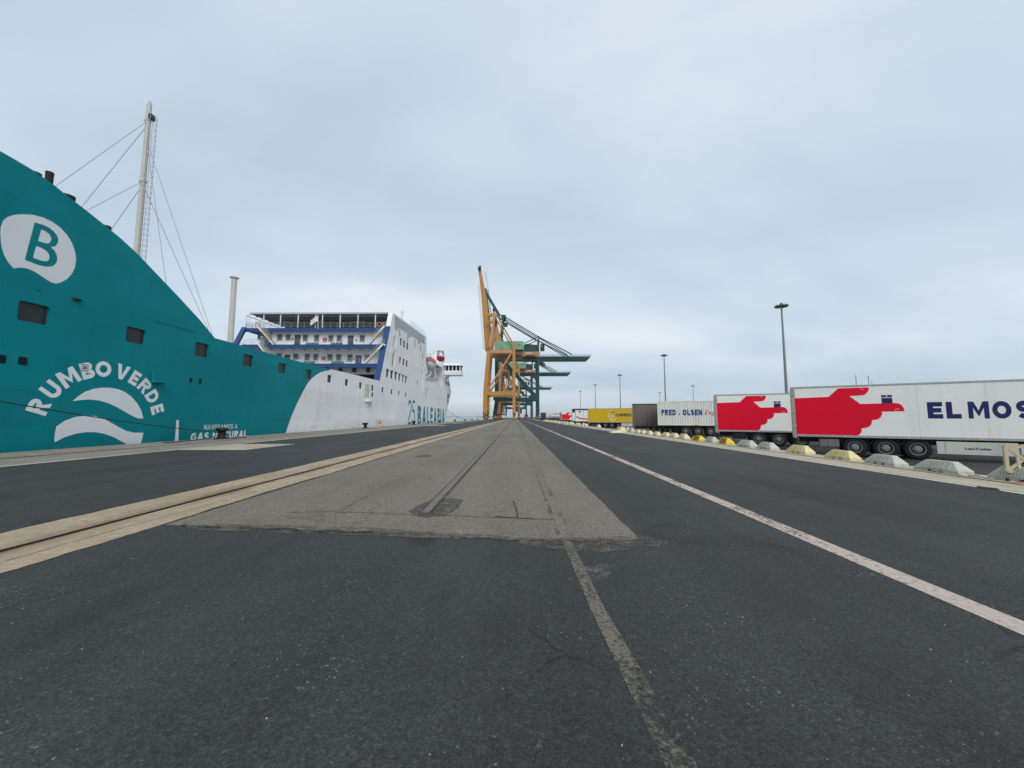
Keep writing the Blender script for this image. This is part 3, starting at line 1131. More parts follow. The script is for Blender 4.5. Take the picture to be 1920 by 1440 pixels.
pane_m = MB()
r = 0.06
poly = []
for cy, cz, a0 in ((0.5 - r, 0.5 - r, 0), (-0.5 + r, 0.5 - r, 90), (-0.5 + r, -0.5 + r, 180), (0.5 - r, -0.5 + r, 270)):
    for k in range(4):
        an = R(a0 + 30 * k)
        poly.append((0, cy + r * math.cos(an), cz + r * math.sin(an)))
pane_m.prism(poly, (-0.03, 0, 0))
ME_PANE = {'w': pane_m.mesh('window', [M_GLASS]), 'd': pane_m.mesh('opening', [M_GLASS_SHADE])}
lou = MB()
lou.prism(poly, (-0.02, 0, 0), 0)
for k in range(4):
    z = -0.36 + k * 0.24
    lou.hexa([(0.0, -0.46, z - 0.05), (0.10, -0.46, z - 0.09), (0.10, 0.46, z - 0.09), (0.0, 0.46, z - 0.05),
              (0.0, -0.46, z + 0.02), (0.10, -0.46, z - 0.04), (0.10, 0.46, z - 0.04), (0.0, 0.46, z + 0.02)], 1)
M_TEALV = flat('teal_vent', (0.012, 0.06, 0.07), 0.5)
ME_PANE['v'] = lou.mesh('vent_grille', [M_DARK, M_TEALV])
frame_m = MB()
for i in range(16):
    p, q = poly[i], poly[(i + 1) % 16]
    frame_m.beam((0.0, p[1] * 0.985, p[2] * 0.985), (0.0, q[1] * 0.985, q[2] * 0.985), 0.035, 0.06)
ME_FRAME = frame_m.mesh('window_frame', [flat('window_frame_grey', (0.06, 0.075, 0.08), 0.5)])
for y0, y1, z0, z1, d, k in PANES:
    if k == 'n':
        continue
    sc = (1, (y1 - y0) * 1.01, (z1 - z0) * 1.01)
    nm = {'w': 'window', 'd': 'opening', 'v': 'vent_grille'}[k]
    po = link(nm, ME_PANE[k], ferry, (XS - d + 0.05, (y0 + y1) / 2, (z0 + z1) / 2), sc)
    if k == 'w' and (y1 - y0) > 0.8:
        fo = bpy.data.objects.new('window_frame', ME_FRAME)
        C.objects.link(fo)
        fo.parent = po
        fo.location = (0.02, 0, 0)

for pl in STAIR_HOLES:
    m = MB()
    m.prism([S(*p) + Vector((-0.5, 0, 0)) for p in pl], (-0.03, 0, 0))
    so_ = m.obj('stair_opening', [flat('stairwell_grey', (0.22, 0.23, 0.24), 0.6)], ferry)
    p = S(*pl[2])
    m = MB()
    m.box(XS - 0.48, XS - 0.4, p.y + 0.6, p.y + 1.5, p.z + 0.4, p.z + 1.2)
    m.obj('stair_sign', [M_REDBOX], so_)
# ---- body of the ship behind the plating
M_INNER = paint('inner_white', (0.60, 0.61, 0.61), 0.6, 0.1, 0.5)
hb = MB()
hb.box(XS - BEAM + 0.9, XS - 0.9, -29.8, rc1.y, -4, 6.4)
hb.obj('hull_core', [M_DECK], ferry)
fb = MB()
far_poly = [Vector((XS - BEAM + 0.9, p.y, p.z)) for p in side_poly]
fb.prism([p for p in far_poly if p.y < sl0.y - 0.1] + [Vector((XS - BEAM + 0.9, sl0.y + 9, deck_z)), Vector((XS - BEAM + 0.9, sl1.y + 3.2, 18.3)), Vector((XS - BEAM + 0.9, rf.y, 18.3))] + far_poly[-2:], (-0.9, 0, 0))
fb.obj('far_hull_side', [M_HULL], ferry)
cas = MB()
cas.prism([p + Vector((-0.9, 0, 0)) for p in side_poly[1:4] + fin] + [Vector((XS - 0.9, fin[-1].y, 6.4)), Vector((XS - 0.9, -30, 6.4))], (-3.2, 0, 0))
cas.obj('funnel_casing', [M_TEAL], ferry)

# ---- bow
bow = MB()
NY, NZ = 26, 14
ztop = rc1.z
zb = [-4 + (ztop + 4) * i / NZ for i in range(NZ + 1)]


def bow_yf(z):
    return 129.0 + 1.1 * max(z, -2)


for sgn in (1, -1):
    vs_, fs2 = [], []
    for i, z in enumerate(zb):
        yf = bow_yf(z)
        for j in range(NY + 1):
            t = j / NY
            y = rc1.y + t * (yf + 34.5 - rc1.y)
            u = max(0, y - yf)
            xx = BEAM / 2 - 0.01196 * u * u
            vs_.append((XC + sgn * max(xx, 0), y, z))
    for i in range(NZ):
        for j in range(NY):
            a = i * (NY + 1) + j
            fs2.append((a, a + 1, a + NY + 2, a + NY + 1))
    bow.add(vs_, fs2)
    # deck strip
topn = [(XC + BEAM / 2 - 0.01196 * max(0, rc1.y + (j / NY) * (bow_yf(ztop) + 34.5 - rc1.y) - bow_yf(ztop)) ** 2, rc1.y + (j / NY) * (bow_yf(ztop) + 34.5 - rc1.y)) for j in range(NY + 1)]
dk = [(x, y, ztop - 0.05) for x, y in topn] + [(2 * XC - x, y, ztop - 0.05) for x, y in reversed(topn[:-1])]
bow.sheet(dk)
bow.obj('bow', [M_HULL], ferry, smooth=True)


def bow_x(y, z):
    return XC + BEAM / 2 - 0.01196 * max(0, y - bow_yf(z)) ** 2


def bow_panel(name, mat, y0, y1, z0, z1, d, n=8):
    m = MB()
    vs_ = []
    for dd in (d, -0.25):
        for i in range(n + 1):
            for z in (z0, z1):
                y = y0 + (y1 - y0) * i / n
                vs_.append((bow_x(y, z) + dd, y, z))
    o_n = 2 * (n + 1)
    fs_ = []
    for i in range(n):
        a = 2 * i
        fs_ += [(a, a + 2, a + 3, a + 1), (a, a + 2, o_n + a + 2, o_n + a), (a + 1, a + 3, o_n + a + 3, o_n + a + 1)]
    fs_ += [(0, 1, o_n + 1, o_n), (2 * n, 2 * n + 1, o_n + 2 * n + 1, o_n + 2 * n)]
    m.add(vs_, fs_)
    return m.obj(name, [mat], ferry)


bow_panel('mooring_port', M_GLASS_SHADE, 137.5, 144.5, 6.6, 10.0, 0.03)
for k in range(2):
    bow_panel('port_bar', M_WHITE, 139.6 + k * 2.2, 139.85 + k * 2.2, 6.6, 10.0, 0.09, 1)

# ---- forward house, bridge and wing
fh0, fh1 = S(830.5, 690), S(846, 701)
fy0, fy1 = fh0.y + 0.3, fh0.y + 14.5
fh = MB()
fh.hexa([(XC - 13.5, fy0, ztop - 0.3), (XS, fy0, ztop - 0.3), (XS, fy1 + 1.5, ztop - 0.3), (XC - 13.5, fy1 + 1.5, ztop - 0.3),
         (XC - 13.5, fy0, 20.2), (XS - 0.4, fy0, 20.2), (XS - 0.4, fy1 - 3.0, 20.2), (XC - 13.5, fy1 - 3.0, 20.2)])
fh.obj('forward_house', [M_WHITE], ferry)
for k in range(2):
    m = MB()
    y = fy0 + 6 + k * 4.2
    m.prism([(XS - 0.1, y, 13.3), (XS - 0.1, y + 3.6, 13.3), (XS - 0.1, y, 14.5)], (0.16, 0, 0))
    m.obj('house_opening', [M_GLASS_SHADE], ferry)  # dark sheet painted as the shade inside an open hole
wy0, wy1 = fy0 + 3.0, fy0 + 7.6
wz0, wz1 = on_y(850, 703, wy0).z, on_y(850, 684, wy0).z
xo = on_y(865, 690, wy0).x
xi = XS - 1.5
wg = MB()
wg.hexa([(xi, wy0, wz0), (xo, wy0, wz0), (xo, wy1, wz0), (xi, wy1, wz0), (xi, wy0, wz0 + 1.5), (xo - 0.1, wy0 - 0.2, wz0 + 1.5), (xo - 0.1, wy1, wz0 + 1.5), (xi, wy1, wz0 + 1.5)])
wg.box(xi, xo - 0.35, wy0 + 0.3, wy1 - 0.3, wz0 + 1.5, wz1 - 0.25, 1)
wg.hexa([(xi - 1, wy0 - 0.4, wz1 - 0.25), (xo + 0.2, wy0 - 0.4, wz1 - 0.25), (xo + 0.2, wy1 + 0.3, wz1 - 0.25), (xi - 1, wy1 + 0.3, wz1 - 0.25),
         (xi - 1, wy0 + 0.4, wz1 + 0.65), (xo - 0.9, wy0 + 0.4, wz1 + 0.65), (xo - 0.9, wy1 - 0.4, wz1 + 0.65), (xi - 1, wy1 - 0.4, wz1 + 0.65)])
for k in range(6):
    x = xi + 0.3 + k * (xo - 0.5 - xi - 0.3) / 5
    wg.beam((x, wy0 + 0.2, wz0 + 1.45), (x, wy0 + 0.2, wz1 - 0.2), 0.28, 0.12)
wg.hexa([(xi, wy0 + 0.5, wz0 - 1.6), (xi + 0.5, wy0 + 0.5, wz0 - 1.6), (xi + 0.5, wy1 - 0.5, wz0 - 1.6), (xi, wy1 - 0.5, wz0 - 1.6),
         (xi, wy0 + 0.5, wz0), (xi + 2.6, wy0 + 0.5, wz0), (xi + 2.6, wy1 - 0.5, wz0), (xi, wy1 - 0.5, wz0)])
wg.obj('bridge_wing', [M_WHITE, M_GLASS_SHADE], ferry)
br = MB()
br.box(XC - 11, XS - 2, wy0 - 1, wy1 + 6, 20.2, 23.2)
br.obj('bridge_house', [M_WHITE], ferry)

# ---- recess for the boats
rec = MB()
rec.box(XC - 13, XS - 4.2, rf.y, fy0, 6.4, 20.0)
rec.box(XS - 4.2, XS - 0.05, rf.y - 0.6, rf.y, 12, rf.z - 0.4)
rec.obj('boat_deck_wall', [M_WHITE], ferry)
for k, y in enumerate((rf.y + 4.0, rf.y + 9, rf.y + 16.0)):
    m = MB()
    m.beam((XS - 3.9, y, rc0.z), (XS - 0.6, y, rc0.z + 2.6), 0.5, 0.5)
    m.beam((XS - 0.6, y, rc0.z + 2.6), (XS - 1.6, y, rc0.z + 7.2), 0.4, 0.4)
    m.obj('boat_davit', [M_WHITE], ferry)
rl = MB()
for z in (0.35, 0.7, 1.05):
    rl.tube((XS - 0.1, rf.y + 0.5, rc0.z + z), (XS - 0.1, fy0 - 0.5, rc0.z + z), 0.03, n=5)
for k in range(12):
    y = rf.y + 1 + k * 1.9
    rl.tube((XS - 0.1, y, rc0.z - 0.3), (XS - 0.1, y, rc0.z + 1.05), 0.035, n=5)
rl.obj('boat_deck_railing', [M_WHITE], ferry)

# clutter on the boat deck: doors in the wall, winches, raft canisters, pipes
for k in range(4):
    m = MB()
    y = rf.y + 3 + k * 5.6
    m.box(XS - 4.22, XS - 4.16, y, y + 1.1, rc0.z + 0.2, rc0.z + 2.3)
    m.obj('boat_deck_door', [M_DECK if k % 2 else M_GLASS_SHADE], ferry)  # alternate ones are dark sheets, painting the shade of open doorways
for k in range(3):
    m = MB()
    y = rf.y + 6.5 + k * 6
    m.tube((XS - 2.6, y, rc0.z + 0.9), (XS - 2.6, y + 1.2, rc0.z + 0.9), 0.55, n=12)
    m.box(XS - 3.2, XS - 2.0, y - 0.2, y + 1.4, rc0.z - 0.3, rc0.z + 0.5)
    m.obj('boat_winch', [M_DECK], ferry)
for k in range(4):
    m = MB()
    y = rf.y + 14.5 + k * 1.9
    m.tube((XS - 0.9, y, rc0.z + 0.75), (XS - 0.9, y + 1.4, rc0.z + 0.75), 0.36, n=12)
    m.obj('raft_canister', [M_LIVERY], ferry)
m = MB()
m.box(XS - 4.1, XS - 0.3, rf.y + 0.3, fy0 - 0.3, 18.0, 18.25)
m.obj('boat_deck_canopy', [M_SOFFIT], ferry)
for k in range(3):
    m = MB()
    m.path([(XS + 0.06, rf.y - 3 - k * 0.5, 8.5), (XS + 0.06, rf.y - 3 - k * 0.5, 15), (XS + 0.06, rf.y - 3.6 - k * 0.5, 15.6)], 0.05, 5)
    m.obj('side_pipe', [M_WHITE], ferry)

# ---- stern face of the accommodation: levels
XL = XS - BEAM + 0.9
EY = [S(713, 700).y, S(716, 685).y, S(724.5, 649).y, S(735, 617).y]     # deck edges: low, mid, top
LZ = [on_y(700, 688.5, EY[1]).z, on_y(700, 652.5, EY[2]).z, on_y(700, 621.5, EY[3]).z]
LT = [on_y(700, 681.5, EY[1]).z, on_y(700, 645.5, EY[2]).z, on_y(700, 614.5, EY[3]).z]
WALLY = [EY[1] + 4.6, EY[2] + 4.2]
for k in range(3):
    y0 = EY[k + 1]
    m = MB()
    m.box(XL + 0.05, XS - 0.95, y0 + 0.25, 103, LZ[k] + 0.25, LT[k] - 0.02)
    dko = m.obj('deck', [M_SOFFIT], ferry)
    m = MB()
    m.box(XL + 0.02, XS - 0.92, y0, y0 + 0.22, LZ[k], LT[k])
    m.obj('deck_fascia', [M_BLUE], dko)
    for i in range(12):
        m = MB()
        x = XL + 2 + i * 2.2
        m.hexa([(x, y0 + 0.3, LZ[k] + 0.15), (x + 0.12, y0 + 0.3, LZ[k] + 0.15), (x + 0.12, y0 + 4, LZ[k] - 0.15), (x, y0 + 4, LZ[k] - 0.15),
                (x, y0 + 0.3, LZ[k] + 0.25), (x + 0.12, y0 + 0.3, LZ[k] + 0.25), (x + 0.12, y0 + 4, LZ[k] + 0.25), (x, y0 + 4, LZ[k] + 0.25)])
        m.obj('deck_bracket', [M_SOFFIT], dko)
walls = []
for k in range(2):
    m = MB()
    m.box(XL + 3.0, XS - 0.95, WALLY[k], WALLY[k] + 0.3, LT[k], LZ[k + 1] + 0.25)
    walls.append(m.obj('stern_wall', [M_WHITE], ferry))
m = MB()
m.box(XL + 1.5, XS - 0.95, 88, 88.3, LT[2], sl1.z - 0.3)
m.obj('saloon_wall', [M_DECK], ferry)
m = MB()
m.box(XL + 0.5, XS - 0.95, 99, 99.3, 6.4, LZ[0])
m.obj('garage_wall', [M_CHASSIS], ferry)  # black colour stands in for the unlit depth of the garage
m = MB()
m.box(XL + 0.05, XS - 0.95, EY[1] + 1.6, EY[1] + 2.2, LZ[0] - 1.1, LZ[0] + 0.2)
m.obj('garage_header', [M_SOFFIT], ferry)
for i in range(9):
    m = MB()
    x = XS - 3 - i * 2.6
    m.lathe([(0.25, 0), (0.34, 0.15), (0.34, 0.6), (0.2, 0.75)], (x, EY[1] + 1.2, LZ[0] - 0.75), 10)
    m.obj('garage_fan', [M_CHASSIS], ferry)

# blue slanting frames, near and far
m = MB()
d_ = (sl1 - sl0).normalized()
top_b = sl0 + d_ * ((LT[2] - sl0.z) / d_.z)
m.prism([sl0 + Vector((0.012, -0.25, 0)), top_b + Vector((0.012, -0.25, 0)), top_b + Vector((0.012, 0.2, 0)), sl0 + Vector((0.012, 0.2, 0))], (-0.95, 0, 0))
m.obj('stern_frame', [M_BLUE], ferry)
m = MB()
fx = on_y(458, 615, EY[3]).x
ft = Vector((fx, EY[3], LT[2] - 0.1))
fl_ = on_y(440, 650, EY[2] - 1.2)
m.beam(ft + (fl_ - ft) * ((ft.z - 6.6) / (ft.z - fl_.z)), ft, 0.7, 0.7)
m.obj('stern_frame', [M_BLUE], ferry)
m = MB()
m.box(fx, XL + 0.05, EY[3], EY[3] + 0.24, LZ[2], LT[2] - 0.003)
m.box(fx, XL + 0.05, EY[3] + 0.24, 100, LZ[2] + 0.2, LT[2] - 0.02)
m.obj('side_deck', [M_BLUE], ferry)

# windows, doors and boxes on the stern walls (photo zoom coordinates)


def zq(zx, zy):
    return 430 + zx / 5.818, 560 + zy / 5.818


def wall_rect(k, a, b, c, d):
    p = on_y(*zq(a, (c + d) / 2), WALLY[k])
    q = on_y(*zq(b, (c + d) / 2), WALLY[k])
    t = on_y(*zq((a + b) / 2, c), WALLY[k])
    u = on_y(*zq((a + b) / 2, d), WALLY[k])
    return p.x, q.x, u.z, t.z


unit = MB()
unit.box(-0.5, 0.5, -0.03, 0.03, -0.5, 0.5)
ME_UNIT = {}


def unit_of(mat, name):
    if mat.name not in ME_UNIT:
        ME_UNIT[mat.name] = unit.mesh(name, [mat])
    return ME_UNIT[mat.name]


M_SGLASS = glass('stern_window_glass', (0.085, 0.095, 0.10), 0.35)
M_WFRAME = flat('stern_window_frame', (0.42, 0.43, 0.44), 0.5)
fr4 = MB()
for a in (((-0.5, 0), (0.12, 1.1)), ((0.5, 0), (0.12, 1.1)), ((0, -0.5), (1.1, 0.1)), ((0, 0.5), (1.1, 0.1))):
    (cx, cz), (sx, sz) = a
    fr4.box(cx - sx / 2, cx + sx / 2, -0.07, -0.02, cz - sz / 2, cz + sz / 2)
ME_FR4 = fr4.mesh('frame', [M_WFRAME])


def wall_piece(k, name, mat, rect, frame=False, dy=0.0):
    x0, x1, z0, z1 = wall_rect(k, *rect)
    o = link(name, unit_of(mat, name), ferry, ((x0 + x1) / 2, WALLY[k] - 0.04 - dy, (z0 + z1) / 2), (x1 - x0, 1, z1 - z0))
    if frame:
        f = bpy.data.objects.new('window_frame', ME_FR4)
        C.objects.link(f)
        f.parent = o
    return o


for rc in [(312, 345, 388, 452), (525, 580, 390, 458), (618, 672, 392, 458), (803, 858, 395, 462), (928, 980, 397, 465), (1085, 1135, 400, 465), (1175, 1228, 400, 466), (1425, 1478, 400, 468)]:
    wall_piece(1, 'stern_window', M_SGLASS, rc, True)
for rc in [(518, 570, 600, 662), (700, 752, 602, 665), (825, 878, 604, 672), (918, 970, 605, 670), (1073, 1127, 607, 675), (1167, 1220, 607, 676), (1292, 1343, 610, 680), (1478, 1530, 610, 680)]:
    wall_piece(0, 'stern_window', M_SGLASS, rc, True)
for k, rc, mt in [(1, (712, 777, 397, 500), M_BROWN), (1, (1292, 1354, 402, 505), M_BROWN), (0, (605, 663, 612, 705), M_BROWN), (0, (1378, 1440, 620, 715), M_BLUE)]:
    dr = wall_piece(k, 'stern_door', mt, rc, False)
    pn = bpy.data.objects.new('door_window', unit_of(M_SGLASS, 'door_window'))
    C.objects.link(pn)
    pn.parent = dr
    pn.location = (0, -0.03, 0.28)
    pn.scale = (0.5, 1, 0.22)
for k, rc in [(1, (1025, 1067, 430, 463)), (0, (1013, 1055, 637, 668))]:
    o = wall_piece(k, 'fire_hose_box', M_REDBOX, rc, False, 0.1)
    o.scale.y = 4
for k, rc in [(1, (683, 702, 430, 452)), (1, (1380, 1396, 442, 462)), (0, (760, 770, 640, 655)), (0, (1355, 1365, 650, 668))]:
    wall_piece(k, 'wall_phone', M_DARK, rc, False, 0.05)
for k, x0, x1, zy in [(1, 815, 960, 500), (1, 1088, 1222, 503), (0, 790, 920, 702), (0, 1100, 1235, 715)]:
    n = 5
    for i in range(n):
        a = x0 + (x1 - x0) * i / n
        p = on_y(*zq(a, zy), WALLY[k] - 1.6)
        q = on_y(*zq(a + (x1 - x0) / n * 0.82, zy), WALLY[k] - 1.6)
        m = MB()
        m.box(p.x, q.x, WALLY[k] - 1.6, WALLY[k] - 1.0, LT[k] + 0.42, LT[k] + 0.5)
        m.box(p.x, q.x, WALLY[k] - 1.0, WALLY[k] - 0.92, LT[k] + 0.5, LT[k] + 1.0)
        m.box(p.x + .1, p.x + .2, WALLY[k] - 1.5, WALLY[k] - 1.1, LT[k], LT[k] + 0.42)
        m.box(q.x - .2, q.x - .1, WALLY[k] - 1.5, WALLY[k] - 1.1, LT[k], LT[k] + 0.42)
        m.obj('deck_seat', [M_SEAT], ferry)

M_STAIRY = flat('dull_stair_yellow', (0.46, 0.40, 0.13), 0.6)


def stair(a, b, yb):
    """a: foot, b: head as (x, z); runs across the ship at depth yb"""
    m = MB()
    (xa, za), (xb, zb_) = a, b
    m.beam((xa, yb - 0.45, za), (xb, yb - 0.45, zb_), 0.06, 0.28, 0)
    m.beam((xa, yb + 0.45, za), (xb, yb + 0.45, zb_), 0.06, 0.28, 0)
    so = m.obj('stairway', [M_WHITE], ferry)
    n = 13
    st = MB()
    st.box(-0.17, 0.17, -0.42, 0.42, -0.02, 0.02)
    me = st.mesh('stair_tread', [M_STAIRY])
    for i in range(1, n):
        t = i / n
        link('stair_tread', me, so, (xa + (xb - xa) * t, yb, za + (zb_ - za) * t + 0.1))
    yl = MB()
    p, q = Vector((xa, yb - 0.5, za)).lerp(Vector((xb, yb - 0.5, zb_)), 0.28), Vector((xa, yb - 0.5, za)).lerp(Vector((xb, yb - 0.5, zb_)), 0.72)
    yl.beam(p, q, 0.03, 0.16)
    yl.obj('stair_stripe', [M_STAIRY], so)
    for s in (-0.45, 0.45):
        hr = MB()
        hr.tube((xa, yb + s, za + 0.95), (xb, yb + s, zb_ + 0.95), 0.035, n=6)
        for t in (0.05, 0.35, 0.65, 0.95):
            x, z = xa + (xb - xa) * t, za + (zb_ - za) * t
            hr.tube((x, yb + s, z), (x, yb + s, z + 0.95), 0.025, n=5)
        hr.obj('handrail', [M_SOFFIT], so)


ysu, ysl = EY[2] + 1.4, EY[1] + 1.4
for a, b, k in (((1510, 500), (1700, 372), 1), ((1470, 715), (1690, 562), 0), ((505, 490), (318, 345), 1), ((500, 655), (330, 515), 0)):
    yb = (ysl, ysu)[k]
    p, q = on_y(*zq(*a), yb), on_y(*zq(*b), yb)
    stair((p.x, LT[k]), (q.x, LT[k + 1] - 0.1), yb)


def railing(parent, P, n, h=1.1, rows=3, rr=0.028, name='railing', mat=None):
    m = MB()
    for i in range(len(P) - 1):
        a, b = Vector(P[i]), Vector(P[i + 1])
        for k in range(rows):
            z = h * (k + 1) / rows
            m.tube(a + Vector((0, 0, z)), b + Vector((0, 0, z)), rr, n=5)
        for j in range(n + 1):
            c = a.lerp(b, j / n)
            m.tube(c, c + Vector((0, 0, h)), rr * 1.15, n=5)
    return m.obj(name, [mat or M_GALV], parent)


railing(ferry, [(fx, EY[3] + 0.3, LT[2]), (XS - 0.6, EY[3] + 0.3, LT[2])], 22, 1.15, 4)
railing(ferry, [(fx, EY[3] + 0.3, LT[2]), (fx, 98, LT[2])], 12, 1.15, 4)
railing(ferry, [(XL + 0.2, EY[2] + 0.2, LT[1]), (XS - 1.2, EY[2] + 0.2, LT[1])], 17, 1.05, 3)
railing(ferry, [(XL + 0.2, EY[1] + 0.2, LT[0]), (XS - 1.2, EY[1] + 0.2, LT[0])], 17, 1.05, 3)
railing(ferry, [(XL - 2.5, EY[2] + 0.2, LT[1] - 0.2), (XL - 2.5, EY[2] + 12, LT[1] - 0.2)], 6, 1.05, 3)

# awning roof over the top deck
rz = sl1.z - 0.05
xr = on_y(471, 582, EY[3] + 0.4).x
m = MB()
m.box(xr, XS - 0.92, EY[3] + 0.3, 104, rz - 0.22, rz)
awn = m.obj('awning_roof', [paint('awning_grey', (0.26, 0.27, 0.28), 0.7, 0.12, 0.5)], ferry)
m = MB()
m.box(xr - 0.1, XS - 0.9, EY[3] + 0.1, EY[3] + 0.29, rz - 0.25, rz + 0.06)
m.obj('awning_edge', [M_SOFFIT], awn)
for i in range(14):
    m = MB()
    y = EY[3] + 1.6 + i * 2
    m.box(xr + 0.2, XS - 1.1, y, y + 0.12, rz - 0.5, rz - 0.23)
    m.obj('awning_purlin', [M_DECK], awn)
for zx in (183, 374, 557, 749, 940, 1015, 1208, 1402, 1592, 1776):
    p = on_y(zq(zx, 300)[0], 600, EY[3] + 0.35)
    m = MB()
    m.tube((p.x, EY[3] + 0.4, LT[2]), (p.x, EY[3] + 0.4, rz - 0.25 if zx > 200 else rz - 0.5), 0.11, n=8)
    m.obj('awning_post', [M_LIVERY], ferry)
for i in range(5):
    p = Vector((fx + 0.1, EY[3] + 1.2 + i * 3.2, LT[2]))
    m = MB()
    m.tube(p, p + Vector((0, 0, rz - 0.6 - LT[2])), 0.07, n=6)
    m.obj('awning_post', [M_LIVERY], ferry)
m = MB()
m.beam((fx, EY[3] + 0.4, rz - 0.5), (xr + 0.3, EY[3] + 0.4, rz - 0.2), 0.12, 0.12)
m.beam((fx, EY[3] + 0.4, rz - 0.5), (fx, EY[3] + 16, rz - 0.5), 0.12, 0.12)
for i in range(4):
    m.beam((fx, EY[3] + 4 + i * 3.5, rz - 0.5), (xr + 0.3, EY[3] + 4 + i * 3.5, rz - 0.2), 0.1, 0.1)
m.obj('awning_frame', [M_LIVERY], ferry)
for zx in (625, 1005, 1450, 1375):
    p = on_y(*zq(zx, 200), EY[3] + 5)
    m = MB()
    m.box(p.x - 0.6, p.x + 0.6, EY[3] + 5, EY[3] + 5.25, rz - 0.62, rz - 0.5)
    m.obj('awning_lamp', [M_LIVERY], awn)
for i in range(9):
    m = MB()
    x = XL + 5 + i * 2.4
    m.box(x, x + 1.3, EY[3] + 3, EY[3] + 3.8, LT[2] + 0.65, LT[2] + 0.75)
    m.box(x + 0.6, x + 0.7, EY[3] + 3.3, EY[3] + 3.5, LT[2], LT[2] + 0.65)
    m.obj('deck_table', [M_SEAT], ferry)
# flag on its staff
fp = on_y(*zq(975, 320), EY[3] + 0.1)
m = MB()
m.tube((fp.x, EY[3] - 0.1, LT[2] - 0.3), (fp.x, EY[3] - 0.4, rz - 0.5), 0.05, n=6)
fst = m.obj('flag_staff', [M_LIVERY], ferry)
m = MB()
NF = 8
vs_ = []
for j in range(5):
    for i in range(NF + 1):
        vs_.append((fp.x - 0.05 - i * 0.17, EY[3] - 0.38 + 0.12 * math.sin(i * 1.1 + j * .5), rz - 0.75 - j * 0.27 - i * 0.11))
m.add(vs_, [(j * (NF + 1) + i, j * (NF + 1) + i + 1, (j + 1) * (NF + 1) + i + 1, (j + 1) * (NF + 1) + i) for j in range(4) for i in range(NF)])
m.obj('flag', [flat('pale_flag_cloth', (0.62, 0.64, 0.58), 0.8)], fst)
# lifebuoys and their racks
M_BUOY = flat('lifebuoy_red', (0.62, 0.16, 0.12), 0.5)
for zx in (1640, 310):
    p = on_y(*zq(zx, 300), EY[3] + 0.15)
    m = MB()
    n, k = 14, 6
    vs_ = []
    for i in range(n):
        a = 2 * math.pi * i / n
        for j in range(k):
            b = 2 * math.pi * j / k
            rr = 0.42 + 0.1 * math.cos(b)
            vs_.append((p.x + rr * math.cos(a), EY[3] + 0.1 + 0.1 * math.sin(b), LT[2] + 0.7 + rr * math.sin(a)))
    m.add(vs_, [(i * k + j, i * k + (j + 1) % k, ((i + 1) % n) * k + (j + 1) % k, ((i + 1) % n) * k + j) for i in range(n) for j in range(k)])
    m.obj('lifebuoy', [M_BUOY], ferry, smooth=True)

# grey glazed band along the top deck and the roof over it
gy = sl1.y + 1.2
npan = 11
for i in range(npan):
    y0 = gy + i * (rf.y - 2.2 - gy) / npan
    y1 = y0 + (rf.y - 2.2 - gy) / npan - 0.16
    f = (y0 - sl1.y) / (rf.y - sl1.y)
    zt = sl1.z + (rf.z - sl1.z) * f - 0.25
    m = MB()
    m.box(XS - 0.02, XS + 0.035, y0, y1, zt - (2.0 if i % 4 else 2.7), zt)
    m.obj('deck_glazing', [M_GLASS_L], ferry)
for i in range(4):
    m = MB()
    y = gy + 3 + i * 6
    m.box(XS - 0.02, XS + 0.03, y, y + 0.8, LT[2] - 0.6, LT[2] + 0.9)
    m.obj('vent_slot', [M_GLASS_L], ferry)
m = MB()
m.box(XL, XS - 0.95, 104 - 0.2, rf.y + 0.1, 6.4, rf.z - 0.3)
m.obj('accommodation_block', [M_WHITE], ferry)
# roof railing and radio mast on the far end
railing(ferry, [(XS - 0.6, rf.y - 14, rf.z - 0.4), (XS - 0.6, rf.y - 0.3, rf.z + 0.1)], 7, 1.4, 3, name='roof_railing')
p = S(776.5, 622)
m = MB()
for dx in (-0.25, 0.25):
    for dy in (-0.25, 0.25):
        m.tube((XS - 3 + dx, p.y, p.z - 1.0), (XS - 3 + dx * 0.7, p.y + dy, p.z + 5.2), 0.06, n=5)
for k in range(7):
    z = p.z + k * 0.8
    m.beam((XS - 3.25, p.y, z), (XS - 2.75, p.y, z + 0.4), 0.05, 0.05)
m.beam((XS - 3.6, p.y, p.z + 4.8), (XS - 2.2, p.y, p.z + 4.8), 0.07, 0.07)
m.tube((XS - 2.3, p.y, p.z + 4.6), (XS - 2.3, p.y, p.z + 5.6), 0.04, n=5)
m.obj('radio_mast', [M_LIVERY], ferry)
m = MB()
m.tube((xo - 1.2, wy0 + 2, wz1 + 0.6), (xo - 1.2, wy0 + 2, wz1 + 4.4), 0.04, n=5)
m.obj('wing_aerial', [M_LIVERY], ferry)

# pilot door, shelf below it and other fittings on the plating
a, b = S(683.8, 719), S(691.4, 745)
m = MB()
m.box(XS - 0.02, XS + 0.045, a.y, b.y, b.z, a.z)
pd = m.obj('pilot_door', [paint('door_cream', (0.60, 0.57, 0.47), 0.55, 0.1, 1)], ferry)
m = MB()
m.box(XS + 0.046, XS + 0.1, b.y - 0.5, b.y - 0.3, (a.z + b.z) / 2, (a.z + b.z) / 2 + 0.3)
m.obj('handle', [M_GALV], pd)
a, b = S(684.5, 751), S(695, 757)
m = MB()
m.box(XS - 0.02, XS + 0.55, a.y, b.y, a.z - 0.15, a.z)
for i in range(3):
    y = a.y + 0.6 + i * (b.y - a.y - 1.2) / 2
    m.hexa([(XS, y, a.z - 0.9), (XS + 0.02, y, a.z - 0.9), (XS + 0.02, y + .08, a.z - 0.9), (XS, y + .08, a.z - 0.9), (XS, y, a.z - .14), (XS + 0.5, y, a.z - .14), (XS + 0.5, y + .08, a.z - .14), (XS, y + .08, a.z - .14)])
